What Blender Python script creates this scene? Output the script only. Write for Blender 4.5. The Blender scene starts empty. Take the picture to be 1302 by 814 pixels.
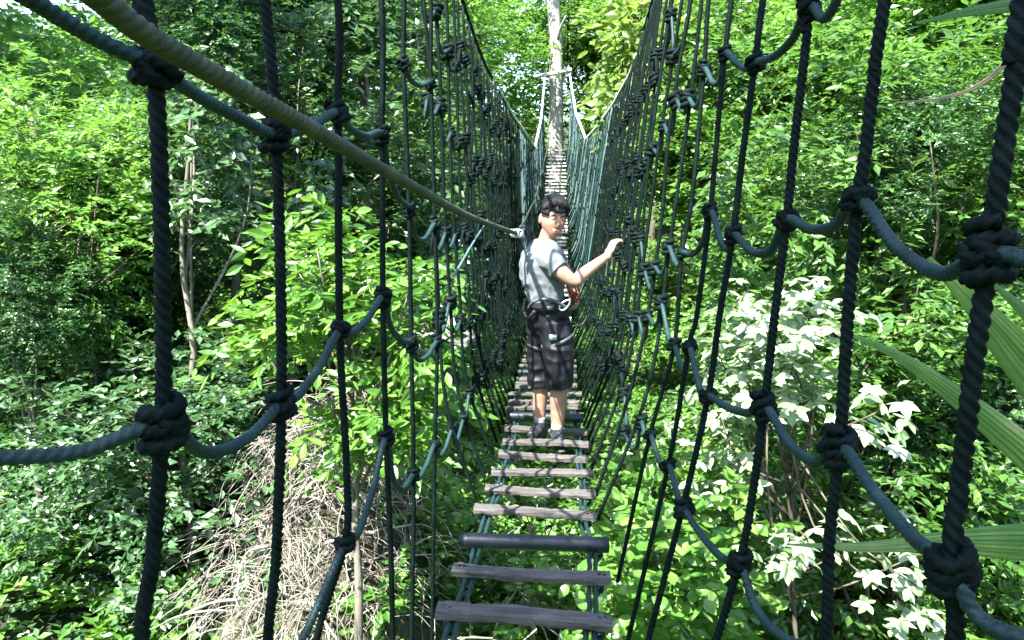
import bpy, math, random
import numpy as np
from mathutils import Vector, noise as mnoise
random.seed(7)
RNG = np.random.default_rng(11)
sc = bpy.context.scene
COL = sc.collection
rad = math.radians

# ------------------------------------------------------------------ camera
F = 1012.0; PITCH = math.atan(145/1012); YAW = math.atan(56/1012)
cam_d = bpy.data.cameras.new('camera'); cam = bpy.data.objects.new('camera', cam_d); COL.objects.link(cam)
cam_d.lens = 28.0; cam_d.sensor_width = 36.0; cam_d.clip_end = 2000; cam_d.clip_start = 0.05
cam.rotation_euler = (math.pi/2 - PITCH, 0, YAW)
sc.camera = cam
_R = cam.rotation_euler.to_matrix()
def P(px, py, d):
    """measured point: photograph pixel + distance along the bridge -> metres"""
    v = _R @ Vector(((px-651)/F, (407-py)/F, -1.0))
    v *= d / v.y
    return np.array(v)

# ------------------------------------------------------------------ materials
def new_mat(name):
    m = bpy.data.materials.new(name); m.use_nodes = True
    nt = m.node_tree; nt.nodes.clear()
    out = nt.nodes.new('ShaderNodeOutputMaterial')
    return m, nt, out
def ramp(nt, stops):
    r = nt.nodes.new('ShaderNodeValToRGB')
    e = r.color_ramp.elements
    while len(e) < len(stops): e.new(0.5)
    for k, (p, c) in enumerate(stops):
        e[k].position = p; e[k].color = (*c, 1)
    return r
def surf_mat(name, stops, scale=8, rough=0.8, bump=0.3, bscale=None, stretch=(1,1,1), detail=6, spec=0.3, metallic=0, bdist=0.01, coord='Object'):
    m, nt, out = new_mat(name)
    tc = nt.nodes.new('ShaderNodeTexCoord'); mp = nt.nodes.new('ShaderNodeMapping')
    mp.inputs['Scale'].default_value = stretch
    nt.links.new(tc.outputs[coord], mp.inputs[0])
    n = nt.nodes.new('ShaderNodeTexNoise'); n.inputs['Scale'].default_value = scale; n.inputs['Detail'].default_value = detail
    n.inputs['Roughness'].default_value = 0.62
    nt.links.new(mp.outputs[0], n.inputs[0])
    r = ramp(nt, stops); nt.links.new(n.outputs[0], r.inputs[0])
    b = nt.nodes.new('ShaderNodeBsdfPrincipled')
    nt.links.new(r.outputs[0], b.inputs['Base Color'])
    b.inputs['Roughness'].default_value = rough; b.inputs['Specular IOR Level'].default_value = spec
    b.inputs['Metallic'].default_value = metallic
    n2 = nt.nodes.new('ShaderNodeTexNoise'); n2.inputs['Scale'].default_value = bscale or scale*3; n2.inputs['Detail'].default_value = 5
    nt.links.new(mp.outputs[0], n2.inputs[0])
    bp = nt.nodes.new('ShaderNodeBump'); bp.inputs['Strength'].default_value = bump; bp.inputs['Distance'].default_value = bdist
    nt.links.new(n2.outputs[0], bp.inputs['Height']); nt.links.new(bp.outputs[0], b.inputs['Normal'])
    nt.links.new(b.outputs[0], out.inputs[0])
    return m
def leaf_mat(name, stops, rough=0.42, trans=0.4, tcol=(0.14,0.3,0.02), spec=0.5):
    m, nt, out = new_mat(name)
    a = nt.nodes.new('ShaderNodeAttribute'); a.attribute_name = 'rnd'
    r = ramp(nt, stops)
    tc = nt.nodes.new('ShaderNodeTexCoord'); n = nt.nodes.new('ShaderNodeTexNoise'); n.inputs['Scale'].default_value = 1.3; n.inputs['Detail'].default_value = 7; n.inputs['Roughness'].default_value = .75
    nt.links.new(tc.outputs['Object'], n.inputs[0])
    m1 = nt.nodes.new('ShaderNodeMath'); m1.operation = 'MULTIPLY_ADD'; nt.links.new(n.outputs[0], m1.inputs[0]); m1.inputs[1].default_value = 1.3; m1.inputs[2].default_value = -.52
    m2 = nt.nodes.new('ShaderNodeMath'); m2.operation = 'MULTIPLY_ADD'; m2.use_clamp = True; nt.links.new(a.outputs['Fac'], m2.inputs[0]); m2.inputs[1].default_value = .8; nt.links.new(m1.outputs[0], m2.inputs[2])
    nt.links.new(m2.outputs[0], r.inputs[0])
    b = nt.nodes.new('ShaderNodeBsdfPrincipled')
    nt.links.new(r.outputs[0], b.inputs['Base Color'])
    b.inputs['Roughness'].default_value = rough; b.inputs['Specular IOR Level'].default_value = spec
    t = nt.nodes.new('ShaderNodeBsdfTranslucent')
    mx = nt.nodes.new('ShaderNodeMixRGB'); mx.blend_type = 'MIX'; mx.inputs[0].default_value = 0.6
    nt.links.new(r.outputs[0], mx.inputs[1]); mx.inputs[2].default_value = (*tcol, 1)
    nt.links.new(mx.outputs[0], t.inputs[0])
    ms = nt.nodes.new('ShaderNodeMixShader'); ms.inputs[0].default_value = trans
    nt.links.new(b.outputs[0], ms.inputs[1]); nt.links.new(t.outputs[0], ms.inputs[2])
    nt.links.new(ms.outputs[0], out.inputs[0])
    return m
M = {}
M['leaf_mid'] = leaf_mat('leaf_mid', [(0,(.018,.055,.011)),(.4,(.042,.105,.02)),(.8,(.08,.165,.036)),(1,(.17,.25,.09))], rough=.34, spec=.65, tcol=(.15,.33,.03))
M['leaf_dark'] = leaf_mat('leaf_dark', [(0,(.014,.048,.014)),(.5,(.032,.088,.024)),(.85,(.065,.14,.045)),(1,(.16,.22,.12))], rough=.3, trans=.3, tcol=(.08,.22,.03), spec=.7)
M['leaf_bright'] = leaf_mat('leaf_bright', [(0,(.04,.125,.016)),(.5,(.08,.19,.03)),(1,(.19,.29,.08))], trans=.48, tcol=(.22,.46,.05), rough=.35, spec=.6)
M['leaf_fresh'] = leaf_mat('leaf_fresh', [(0,(.022,.08,.010)),(.5,(.06,.15,.02)),(1,(.15,.26,.05))], trans=.4, tcol=(.2,.4,.03), spec=.65, rough=.34)
M['leaf_sunglare'] = leaf_mat('leaf_sunglare', [(0,(.05,.12,.035)),(.35,(.15,.23,.11)),(.75,(.26,.32,.21)),(1,(.37,.42,.31))], rough=.3, trans=.28, tcol=(.25,.42,.1), spec=.8)  # pale stops paint the sun glare into the leaf colour
M['leaf_glint'] = leaf_mat('leaf_glint', [(0,(.016,.05,.014)),(.5,(.04,.1,.032)),(.85,(.09,.15,.075)),(1,(.28,.34,.25))], rough=.28, trans=.3, tcol=(.14,.28,.06), spec=.85)  # palest stop paints glints of light into the leaf colour
M['leaf_yellow'] = leaf_mat('leaf_yellow', [(0,(.06,.13,.016)),(.5,(.11,.19,.03)),(1,(.18,.25,.06))], trans=.5, tcol=(.26,.38,.06))
M['leaf_cover'] = leaf_mat('leaf_cover', [(0,(.025,.085,.012)),(.5,(.065,.17,.026)),(.9,(.13,.25,.045)),(1,(.2,.19,.09))], trans=.4, tcol=(.17,.36,.03), spec=.6, rough=.36)
M['leaf_dry'] = leaf_mat('leaf_dry', [(0,(.16,.12,.07)),(.5,(.3,.25,.16)),(1,(.42,.37,.27))], rough=.7, trans=.2, tcol=(.3,.22,.1), spec=.2)
M['bark_pale'] = surf_mat('bark_pale', [(.3,(.06,.055,.042)),(.55,(.14,.13,.1)),(.75,(.24,.225,.19))], scale=5, stretch=(1,1,.35), bump=.6, bscale=18, bdist=.02)
M['bark'] = surf_mat('bark', [(.3,(.035,.028,.02)),(.55,(.09,.075,.055)),(.75,(.17,.15,.12))], scale=6, stretch=(1,1,.3), bump=.8, bscale=20, bdist=.02)
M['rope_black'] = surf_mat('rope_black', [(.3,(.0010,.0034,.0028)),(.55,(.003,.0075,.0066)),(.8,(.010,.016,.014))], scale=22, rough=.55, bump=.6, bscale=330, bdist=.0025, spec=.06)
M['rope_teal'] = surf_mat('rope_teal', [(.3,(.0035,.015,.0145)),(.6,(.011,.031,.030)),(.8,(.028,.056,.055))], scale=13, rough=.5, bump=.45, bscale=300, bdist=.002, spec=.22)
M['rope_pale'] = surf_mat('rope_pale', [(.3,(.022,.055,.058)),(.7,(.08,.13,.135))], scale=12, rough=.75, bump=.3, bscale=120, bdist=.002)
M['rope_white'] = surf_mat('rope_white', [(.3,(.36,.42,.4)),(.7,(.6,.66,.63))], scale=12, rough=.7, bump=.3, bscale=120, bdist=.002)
M['rope_olive'] = surf_mat('rope_olive', [(.3,(.022,.027,.011)),(.55,(.045,.05,.024)),(.75,(.075,.08,.045))], scale=14, rough=.7, bump=.6, bscale=220, bdist=.003)
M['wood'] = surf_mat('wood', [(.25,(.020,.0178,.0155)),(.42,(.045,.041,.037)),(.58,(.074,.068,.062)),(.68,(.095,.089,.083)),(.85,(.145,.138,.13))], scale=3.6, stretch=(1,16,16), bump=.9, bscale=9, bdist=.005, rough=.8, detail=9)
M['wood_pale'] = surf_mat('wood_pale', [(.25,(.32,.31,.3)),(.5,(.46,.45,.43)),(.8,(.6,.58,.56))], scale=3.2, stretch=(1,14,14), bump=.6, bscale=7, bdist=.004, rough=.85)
M['pipe'] = surf_mat('pipe', [(.3,(.004,.007,.01)),(.7,(.010,.015,.02))], scale=18, rough=.42, bump=.25, bscale=60, bdist=.002, spec=.35)
M['soil'] = surf_mat('soil', [(.25,(.010,.014,.006)),(.5,(.022,.034,.012)),(.62,(.035,.03,.018)),(.8,(.05,.055,.03))], scale=1.3, bump=.9, bscale=9, bdist=.06, detail=10, rough=.95)
M['bank'] = surf_mat('bank', [(.25,(.02,.017,.011)),(.45,(.06,.052,.038)),(.55,(.03,.045,.015)),(.8,(.2,.185,.16))], scale=4.5, bump=1, bscale=11, bdist=.06, detail=10, rough=.95)
M['limestone'] = surf_mat('limestone', [(.3,(.06,.058,.05)),(.5,(.14,.135,.12)),(.75,(.27,.265,.25))], scale=3, bump=.9, bscale=7, bdist=.05, detail=9, rough=.9)
M['root'] = surf_mat('root', [(.3,(.085,.073,.056)),(.5,(.2,.18,.15)),(.75,(.4,.37,.32))], scale=3, rough=.9, bump=.5)
M['bark_sunlit'] = surf_mat('bark_sunlit', [(.3,(.14,.13,.11)),(.5,(.27,.26,.23)),(.75,(.42,.41,.38))], scale=2.5, stretch=(1,1,.35), bump=.6, bscale=9, bdist=.03)  # paler bark: sunlight on the far trunk is put into the colour
M['skin'] = surf_mat('skin', [(.3,(.21,.115,.078)),(.55,(.27,.155,.108)),(.75,(.32,.19,.135))], scale=22, rough=.5, bump=.12, bscale=120, bdist=.001, spec=.3)
M['shirt'] = surf_mat('shirt', [(.3,(.088,.103,.108)),(.7,(.12,.138,.144))], scale=9, rough=.9, bump=.25, bscale=320, bdist=.001, spec=.1)
M['shorts'] = surf_mat('shorts', [(.3,(.0025,.003,.004)),(.7,(.007,.008,.011))], scale=10, rough=.5, bump=.25, bscale=16, bdist=.008, spec=.2)
M['webbing'] = surf_mat('webbing', [(.3,(.006,.007,.009)),(.7,(.016,.018,.02))], scale=30, rough=.6, bump=.3)
M['grey_strap'] = surf_mat('grey_strap', [(.3,(.03,.04,.043)),(.7,(.07,.085,.09))], scale=30, rough=.6, bump=.3)
M['hair'] = surf_mat('hair', [(.3,(.0015,.0012,.0014)),(.7,(.006,.005,.006))], scale=20, stretch=(6,6,1), rough=.45, bump=.7, bscale=60, bdist=.004, spec=.2)
M['shoe'] = surf_mat('shoe', [(.35,(.004,.005,.006)),(.58,(.014,.017,.02)),(.7,(.08,.09,.1))], scale=24, rough=.6, bump=.2)
M['sole'] = surf_mat('sole', [(.3,(.03,.03,.03)),(.7,(.06,.06,.06))], scale=20, rough=.8)
M['sock'] = surf_mat('sock', [(.3,(.14,.15,.155)),(.7,(.2,.21,.215))], scale=20, rough=.9)
M['red_metal'] = surf_mat('red_metal', [(.3,(.2,.02,.015)),(.7,(.3,.035,.025))], scale=20, rough=.3, metallic=.4)
M['steel'] = surf_mat('steel', [(.3,(.5,.52,.54)),(.7,(.7,.72,.74))], scale=20, rough=.3, metallic=.9)
M['eye_white'] = surf_mat('eye_white', [(.3,(.16,.15,.145)),(.7,(.22,.21,.2))], scale=5, rough=.4)
M['eye_dark'] = surf_mat('eye_dark', [(.3,(.015,.01,.008)),(.7,(.03,.02,.015))], scale=5, rough=.15)
M['lip'] = surf_mat('lip', [(.3,(.36,.12,.1)),(.7,(.45,.17,.14))], scale=30, rough=.45)
M['palm'] = leaf_mat('palm', [(0,(.03,.085,.016)),(.55,(.065,.15,.03)),(.8,(.12,.2,.05)),(1,(.3,.28,.16))], rough=.45, trans=.35, tcol=(.16,.32,.05))

# ------------------------------------------------------------------ objects
def mesh_np(name, V, Fc, mat, rnd=None, smooth=False):
    V = np.asarray(V, np.float32)
    me = bpy.data.meshes.new(name)
    if isinstance(Fc, np.ndarray):
        k = Fc.shape[1]; n = len(Fc)
        me.vertices.add(len(V)); me.vertices.foreach_set('co', V.ravel())
        me.loops.add(n*k); me.loops.foreach_set('vertex_index', Fc.astype(np.int32).ravel())
        me.polygons.add(n)
        me.polygons.foreach_set('loop_start', np.arange(0, n*k, k, dtype=np.int32))
        me.polygons.foreach_set('loop_total', np.full(n, k, np.int32))
        me.update(calc_edges=True)
    else:
        me.from_pydata([tuple(map(float, v)) for v in V], [], [tuple(map(int, f)) for f in Fc])
    if rnd is not None:
        a = me.attributes.new('rnd', 'FLOAT', 'POINT'); a.data.foreach_set('value', np.asarray(rnd, np.float32))
    me.polygons.foreach_set('use_smooth', np.full(len(me.polygons), smooth))
    me.materials.append(M[mat] if isinstance(mat, str) else mat)
    me.validate(); me.update()
    return me
def link(name, me, parent=None, loc=None):
    o = bpy.data.objects.new(name, me); COL.objects.link(o)
    if parent is not None: o.parent = parent
    if loc is not None: o.location = loc
    return o
def obj(name, V, Fc, mat, parent=None, org=None, smooth=False, rnd=None):
    """mesh given in world metres; stored relative to org (default: the parent's place)"""
    if org is None: org = WL(parent) if parent is not None else (0,0,0)
    V = np.asarray(V, float) - np.asarray(org)
    me = mesh_np(name, V, Fc, mat, rnd, smooth)
    pl = WL(parent) if parent is not None else np.zeros(3)
    o = link(name, me, parent, tuple(np.asarray(org) - pl))
    return o
def WL(o):
    v = np.zeros(3)
    while o is not None: v = v + np.array(o.location); o = o.parent
    return v
def tag(o, label=None, cat=None, group=None, kind=None):
    if label: o['label'] = label
    if cat: o['category'] = cat
    if group: o['group'] = group
    if kind: o['kind'] = kind
    return o
def thing(name, label, cat, loc=(0,0,0), group=None):
    o = bpy.data.objects.new(name, None); COL.objects.link(o); o.location = tuple(map(float, loc)); o.empty_display_size = .2
    return tag(o, label, cat, group)

class MB:
    def __init__(s): s.v = []; s.f = []; s.n = 0
    def add(s, V, Fc):
        V = np.asarray(V, float); s.v.append(V); s.f.extend([tuple(int(i)+s.n for i in f) for f in Fc]); s.n += len(V)
    def build(s, name, mat, parent=None, smooth=True, org=None):
        return obj(name, np.vstack(s.v), s.f, mat, parent, org, smooth)

def resample(pts, step):
    """Catmull-Rom through pts, then even steps"""
    p = np.asarray(pts, float)
    if len(p) > 2:
        q = np.vstack([2*p[0]-p[1], p, 2*p[-1]-p[-2]]); out = []
        for i in range(1, len(q)-2):
            t = np.linspace(0, 1, 14, endpoint=False)[:, None]
            a, b, c, d = q[i-1], q[i], q[i+1], q[i+2]
            out.append(.5*((2*b)+(-a+c)*t+(2*a-5*b+4*c-d)*t*t+(-a+3*b-3*c+d)*t**3))
        out.append(p[-1:]); p = np.vstack(out)
    L = np.r_[0, np.cumsum(np.linalg.norm(np.diff(p, axis=0), axis=1))]
    n = max(2, int(L[-1]/step)+1); s = np.linspace(0, L[-1], n)
    return np.stack([np.interp(s, L, p[:, k]) for k in range(3)], 1), s
def sweep(pts, r, sides=8, step=.02, lobes=0, pitch=.07, amp=.22, closed=False, flat=1.0):
    """tube along pts; r a number or f(0..1); lobes > 0 gives laid rope strands"""
    if step: p, s = resample(pts, step)
    else:
        p = np.asarray(pts, float); s = np.r_[0, np.cumsum(np.linalg.norm(np.diff(p, axis=0), axis=1))]
    n = len(p)
    t = np.gradient(p, axis=0); t /= np.linalg.norm(t, axis=1)[:, None]+1e-9
    ref = np.array([0,0,1.]) if abs(t[0][2]) < .9 else np.array([0,1.,0])
    u = np.cross(t[0], ref); u /= np.linalg.norm(u)
    U = [u]
    for i in range(1, n):
        u = U[-1]-t[i]*np.dot(U[-1], t[i]); u /= np.linalg.norm(u)+1e-9; U.append(u)
    U = np.array(U); W = np.cross(t, U)
    a = np.linspace(0, 2*math.pi, sides, endpoint=False)
    tw = (s/pitch*2*math.pi) if lobes else np.zeros(n)
    R = np.array([r(x) for x in s/max(s[-1],1e-9)]) if callable(r) else np.full(n, r)
    A = a[None, :]
    if lobes: rr = R[:, None]*(1-amp+amp*np.abs(np.cos((A+tw[:, None]/1.0)*lobes/2))*1.25)
    else: rr = R[:, None]*np.ones_like(A)
    V = p[:, None, :]+(rr*np.cos(A))[..., None]*U[:, None, :]+(rr*np.sin(A)*flat)[..., None]*W[:, None, :]
    V = V.reshape(-1, 3)
    Fc = []
    for i in range(n-1):
        for j in range(sides):
            k = (j+1) % sides
            Fc.append((i*sides+j, i*sides+k, (i+1)*sides+k, (i+1)*sides+j))
    Fc.append(tuple(range(sides-1, -1, -1))); Fc.append(tuple((n-1)*sides+j for j in range(sides)))
    return V, Fc
def box(c, s, rot=None):
    V = np.array([[x, y, z] for x in (-.5,.5) for y in (-.5,.5) for z in (-.5,.5)])*np.asarray(s)
    if rot is not None: V = V @ np.asarray(rot).T
    return V+np.asarray(c), [(0,1,3,2),(4,6,7,5),(0,4,5,1),(2,3,7,6),(0,2,6,4),(1,5,7,3)]
def ellipsoid(c, r, seg=16, rings=10, rot=None):
    V = [[0,0,1.]]; 
    for i in range(1, rings):
        th = math.pi*i/rings
        for j in range(seg):
            ph = 2*math.pi*j/seg; V.append([math.sin(th)*math.cos(ph), math.sin(th)*math.sin(ph), math.cos(th)])
    V.append([0,0,-1.]); V = np.array(V)*np.asarray(r); Fc = []
    for j in range(seg): Fc.append((0, 1+j, 1+(j+1)%seg))
    for i in range(rings-2):
        for j in range(seg):
            a = 1+i*seg+j; b = 1+i*seg+(j+1)%seg; Fc.append((a, a+seg, b+seg, b))
    e = len(V)-1; b0 = 1+(rings-2)*seg
    for j in range(seg): Fc.append((b0+j, e, b0+(j+1)%seg))
    if rot is not None: V = V @ np.asarray(rot).T
    return V+np.asarray(c), Fc

# ------------------------------------------------------------------ terrain
def fb(x, y, s, seed=0): return mnoise.fractal(Vector((x*s+seed, y*s-seed, seed*.37)), 1.0, 2.1, 4)
def T(x, y):
    z = -4.7
    z += .5*max(0, -x-3.2)**1.0 * (1 if -x < 14 else 1)
    z += .42*max(0, x-3.4)
    z += .30*max(0, y-20)
    z += .30*max(0, -y-1)
    d = math.hypot(x, y-8)
    if z > -4.7+8: z = 3.3+(z-3.3)*.35
    z += .5*fb(x, y, .23, 3)+.12*fb(x, y, 1.1, 9)
    z += 2.1*math.exp(-(abs((x+2.1)/.95)**2.6+abs((y-7.4)/1.6)**2.4))+.35*max(0,1-((x+2.2)**2+(y-7)**2)/3)*fb(x,y,1.6,7)
    return z
ax = np.concatenate([-np.geomspace(400, 16, 22), np.linspace(-15, 15, 110), np.geomspace(16, 400, 22)])
ay = np.concatenate([-np.geomspace(300, 9, 18), np.linspace(-8, 34, 140), np.geomspace(36, 500, 24)])
V = np.array([[x, y, T(x, y)] for y in ay for x in ax]); nx = len(ax)
Fc = np.array([[j*nx+i, j*nx+i+1, (j+1)*nx+i+1, (j+1)*nx+i] for j in range(len(ay)-1) for i in range(nx-1)])
g = obj('ground', V, Fc, 'soil', smooth=True); tag(g, kind='structure')

# ------------------------------------------------------------------ leaves
def unit(a): return a/(np.linalg.norm(a, axis=-1, keepdims=True)+1e-9)
def leaves(Pn, D, N, L, W, rnd, fine=False, fold=.16, curl=.1):
    """one leaf blade per row: base, direction, face normal, length, width"""
    D = unit(D); N = unit(N-D*np.sum(N*D, 1, keepdims=True)); S = np.cross(D, N)
    L = L[:, None]; W = W[:, None]
    if not fine:
        a = Pn; m = Pn+D*L*.5-N*W*fold; l = Pn+D*L*.42+S*W*.5; r = Pn+D*L*.42-S*W*.5; t = Pn+D*L-N*L*curl
        V = np.stack([a, l, m, r, t], 1).reshape(-1, 3)
        b = (np.arange(len(Pn))*5)[:, None, None]
        Fc = (b+np.array([[0,2,1],[0,3,2],[1,2,4],[2,3,4]])[None]).reshape(-1, 3)
        return V, Fc, np.repeat(rnd, 5)
    rows = [(0, .0), (.14, .45), (.34, .93), (.55, 1.0), (.78, .62), (1.0, .02)]
    vs = []
    for t, w in rows:
        c = Pn+D*L*t-N*L*curl*t*t
        vs += [c+S*W*.5*w, c-N*W*fold*w, c-S*W*.5*w]
    V = np.stack(vs, 1).reshape(-1, 3); k = len(rows)
    b = (np.arange(len(Pn))*3*k)[:, None, None]; q = []
    for i in range(k-1):
        o = 3*i; q += [[o, o+1, o+4, o+3], [o+1, o+2, o+5, o+4]]
    Fc = (b+np.array(q)[None]).reshape(-1, 4)
    return V, Fc, np.repeat(rnd, 3*k)
def sphere_dirs(n, rng): return unit(rng.normal(size=(n, 3)))
def spray(clumps, outs, rng, twigs, per, tl, L, W, droop=.25, up=.9, tilt=.45, spread=1.0, fine=False, fan=False, clumpvar=.35):
    """leafy twigs round every clump centre"""
    n = len(clumps)
    C = np.repeat(clumps, twigs, 0); O = np.repeat(outs, twigs, 0)
    cv = np.repeat(rng.random(n), twigs)
    m = len(C)
    d = unit(O*.7+rng.normal(size=(m, 3))*spread*np.array([1,1,.55])+np.array([0,0,.12]))
    start = C+rng.normal(size=(m, 3))*tl*.28
    ln = tl*rng.uniform(.55, 1.25, m)
    side = unit(np.cross(d, np.array([0,0,1.]))+1e-3)
    k = np.arange(per)
    out = []
    if fan:
        ang = (k-(per-1)/2)/(per)*2*math.pi*.86
        s = np.ones((m, per))
        base = (start+d*ln[:, None])[:, None, :]+np.zeros((1, per, 1))
        nrm = unit(np.array([0,0,up])+O*.35+rng.normal(size=(m, 3))*tilt*.7)
        f = unit(d-nrm*np.sum(d*nrm, 1, keepdims=True)); g2 = np.cross(nrm, f)
        D = f[:, None, :]*np.cos(ang)[None, :, None]+g2[:, None, :]*np.sin(ang)[None, :, None]
        D = D-np.array([0,0,1.])*droop*rng.uniform(.3, 1.2, (m, per, 1))+rng.normal(size=(m, per, 3))*.08
        N = nrm[:, None, :]+rng.normal(size=(m, per, 3))*.18
        size = (rng.uniform(.75, 1.15, (m, 1))*(1-.25*np.abs(ang)/math.pi)[None, :])
    else:
        s = (k+.6)/per
        base = start[:, None, :]+d[:, None, :]*(ln[:, None]*s[None, :])[..., None]
        base[..., 2] -= droop*(ln[:, None]*s[None, :]**2)
        sg = np.where(k % 2 == 0, 1., -1.)
        D = d[:, None, :]*.75+side[:, None, :]*sg[None, :, None]*.85+rng.normal(size=(m, per, 3))*.28
        D[..., 2] -= droop*.7
        N = np.array([0,0,up])+O[:, None, :]*.3+rng.normal(size=(m, per, 3))*tilt
        size = rng.uniform(.65, 1.2, (m, per))
    base = base.reshape(-1, 3); D = D.reshape(-1, 3); N = N.reshape(-1, 3); size = size.reshape(-1)
    rn = np.clip(np.repeat(cv, per)*clumpvar+rng.random(len(base))*(1-clumpvar), 0, 1)
    return leaves(base, D, N, L*size, W*size*rng.uniform(.85, 1.15, len(base)), rn, fine)
def crown_clumps(rng, R, n, lumps=9, shell=.5):
    """uneven crown: lobes of different size round the middle, clumps on and inside them"""
    lc = sphere_dirs(lumps, rng)*rng.uniform(.3, .72, (lumps, 1)); lr = rng.uniform(.3, .52, lumps)
    pick = rng.integers(0, lumps, n)
    d = sphere_dirs(n, rng); d[:, 2] = np.abs(d[:, 2])*.9+d[:, 2]*.1-.25; d = unit(d)
    rr = lr[pick]*rng.uniform(shell, 1.0, n)
    c = lc[pick]+d*rr[:, None]
    return c*np.asarray(R), unit(d*np.array([1,1,.8])+lc[pick]*.6)

def limbs_mesh(base, top, r0, crown_c, clumps, rng, nl=16, mesh=None, sides=7, wob=.12):
    mb = MB() if mesh is None else mesh
    base = np.asarray(base, float); top = np.asarray(top, float)
    H = np.linalg.norm(top-base); n = 6
    pts = [base+(top-base)*i/n+np.r_[rng.normal(size=2)*wob*H*.06*(0 < i), 0] for i in range(n+1)]
    pts[0] = pts[0]-np.array([0,0,.3])
    mb.add(*sweep(pts, lambda x: r0*(1.25-.35*min(1,x*8))*(1-.72*x), sides=10, step=H/22))
    idx = rng.choice(len(clumps), min(nl, len(clumps)), replace=False)
    for i in idx:
        c = clumps[i]; t = rng.uniform(.45, .95); p0 = pts[int(t*n)]+(pts[min(n, int(t*n)+1)]-pts[int(t*n)])*(t*n-int(t*n))
        mid = (p0+c)/2+rng.normal(size=3)*.12*np.linalg.norm(c-p0)*.5+np.array([0,0,-.06*np.linalg.norm(c-p0)])
        rl = r0*.34*(1-.5*t)
        mb.add(*sweep([p0, mid, c], lambda x: rl*(1-.85*x)+.004, sides=5, step=.18))
    return mb

PROTO = {}
def crown_proto(key, seed, R, n, mat, **kw):
    rng = np.random.default_rng(seed)
    c, o = crown_clumps(rng, R, n, kw.pop('lumps', 9), kw.pop('shell', .5))
    V, Fc, rn = spray(c, o, rng, **kw)
    me = mesh_np('crown', V, Fc, mat, rn)
    PROTO[key] = (me, c)
    return me
# unit crowns (about 2.4 m across before scaling)
crown_proto('fine', 1, (2.4,2.4,2.7), 420, 'leaf_mid', twigs=9, per=11, tl=.42, L=.105, W=.05, droop=.2, lumps=13)
crown_proto('oval', 2, (2.3,2.3,2.7), 400, 'leaf_dark', twigs=8, per=8, tl=.42, L=.13, W=.068, droop=.3, tilt=.55, lumps=12)
crown_proto('broad', 3, (2.3,2.3,2.5), 360, 'leaf_mid', twigs=7, per=7, tl=.42, L=.17, W=.085, droop=.3, tilt=.5, lumps=12)
crown_proto('feather', 4, (2.4,2.4,2.4), 330, 'leaf_bright', twigs=7, per=16, tl=.6, L=.11, W=.038, droop=.3, tilt=.3, lumps=12)
crown_proto('lime', 5, (2.3,2.3,2.4), 380, 'leaf_bright', twigs=8, per=8, tl=.4, L=.13, W=.07, droop=.25, tilt=.5, lumps=12)
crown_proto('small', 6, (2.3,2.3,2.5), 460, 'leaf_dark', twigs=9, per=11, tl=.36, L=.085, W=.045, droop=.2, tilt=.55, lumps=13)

def tree(name, label, cat, x, y, cz, key, sx, sz, r0, seed, bark='bark', lean=(0,0), group=None, rz=None, limbs=18, trunk_top=None):
    """a forest tree: thing > trunk, crown"""
    rng = np.random.default_rng(seed)
    gz = T(x+lean[0], y+lean[1])
    base = np.array([x+lean[0], y+lean[1], gz])
    t = thing(name, label, cat, base, group)
    me, cl = PROTO[key]
    a = rz if rz is not None else rng.uniform(0, 6.28)
    cr = link('crown', me, t); cr.location = (x-base[0], y-base[1], cz-gz); cr.rotation_euler = (0, 0, a); cr.scale = (sx, sx, sz)
    ca, sa = math.cos(a), math.sin(a)
    C = np.stack([cl[:, 0]*ca-cl[:, 1]*sa, cl[:, 0]*sa+cl[:, 1]*ca, cl[:, 2]], 1)*np.array([sx, sx, sz])+np.array([x, y, cz])
    top = np.array([x, y, cz+1.6*sz]) if trunk_top is None else np.asarray(trunk_top)
    limbs_mesh(base, top, r0, None, C, rng, limbs).build('trunk', bark, t)
    return t
G = 'forest trees around the bridge'
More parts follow.
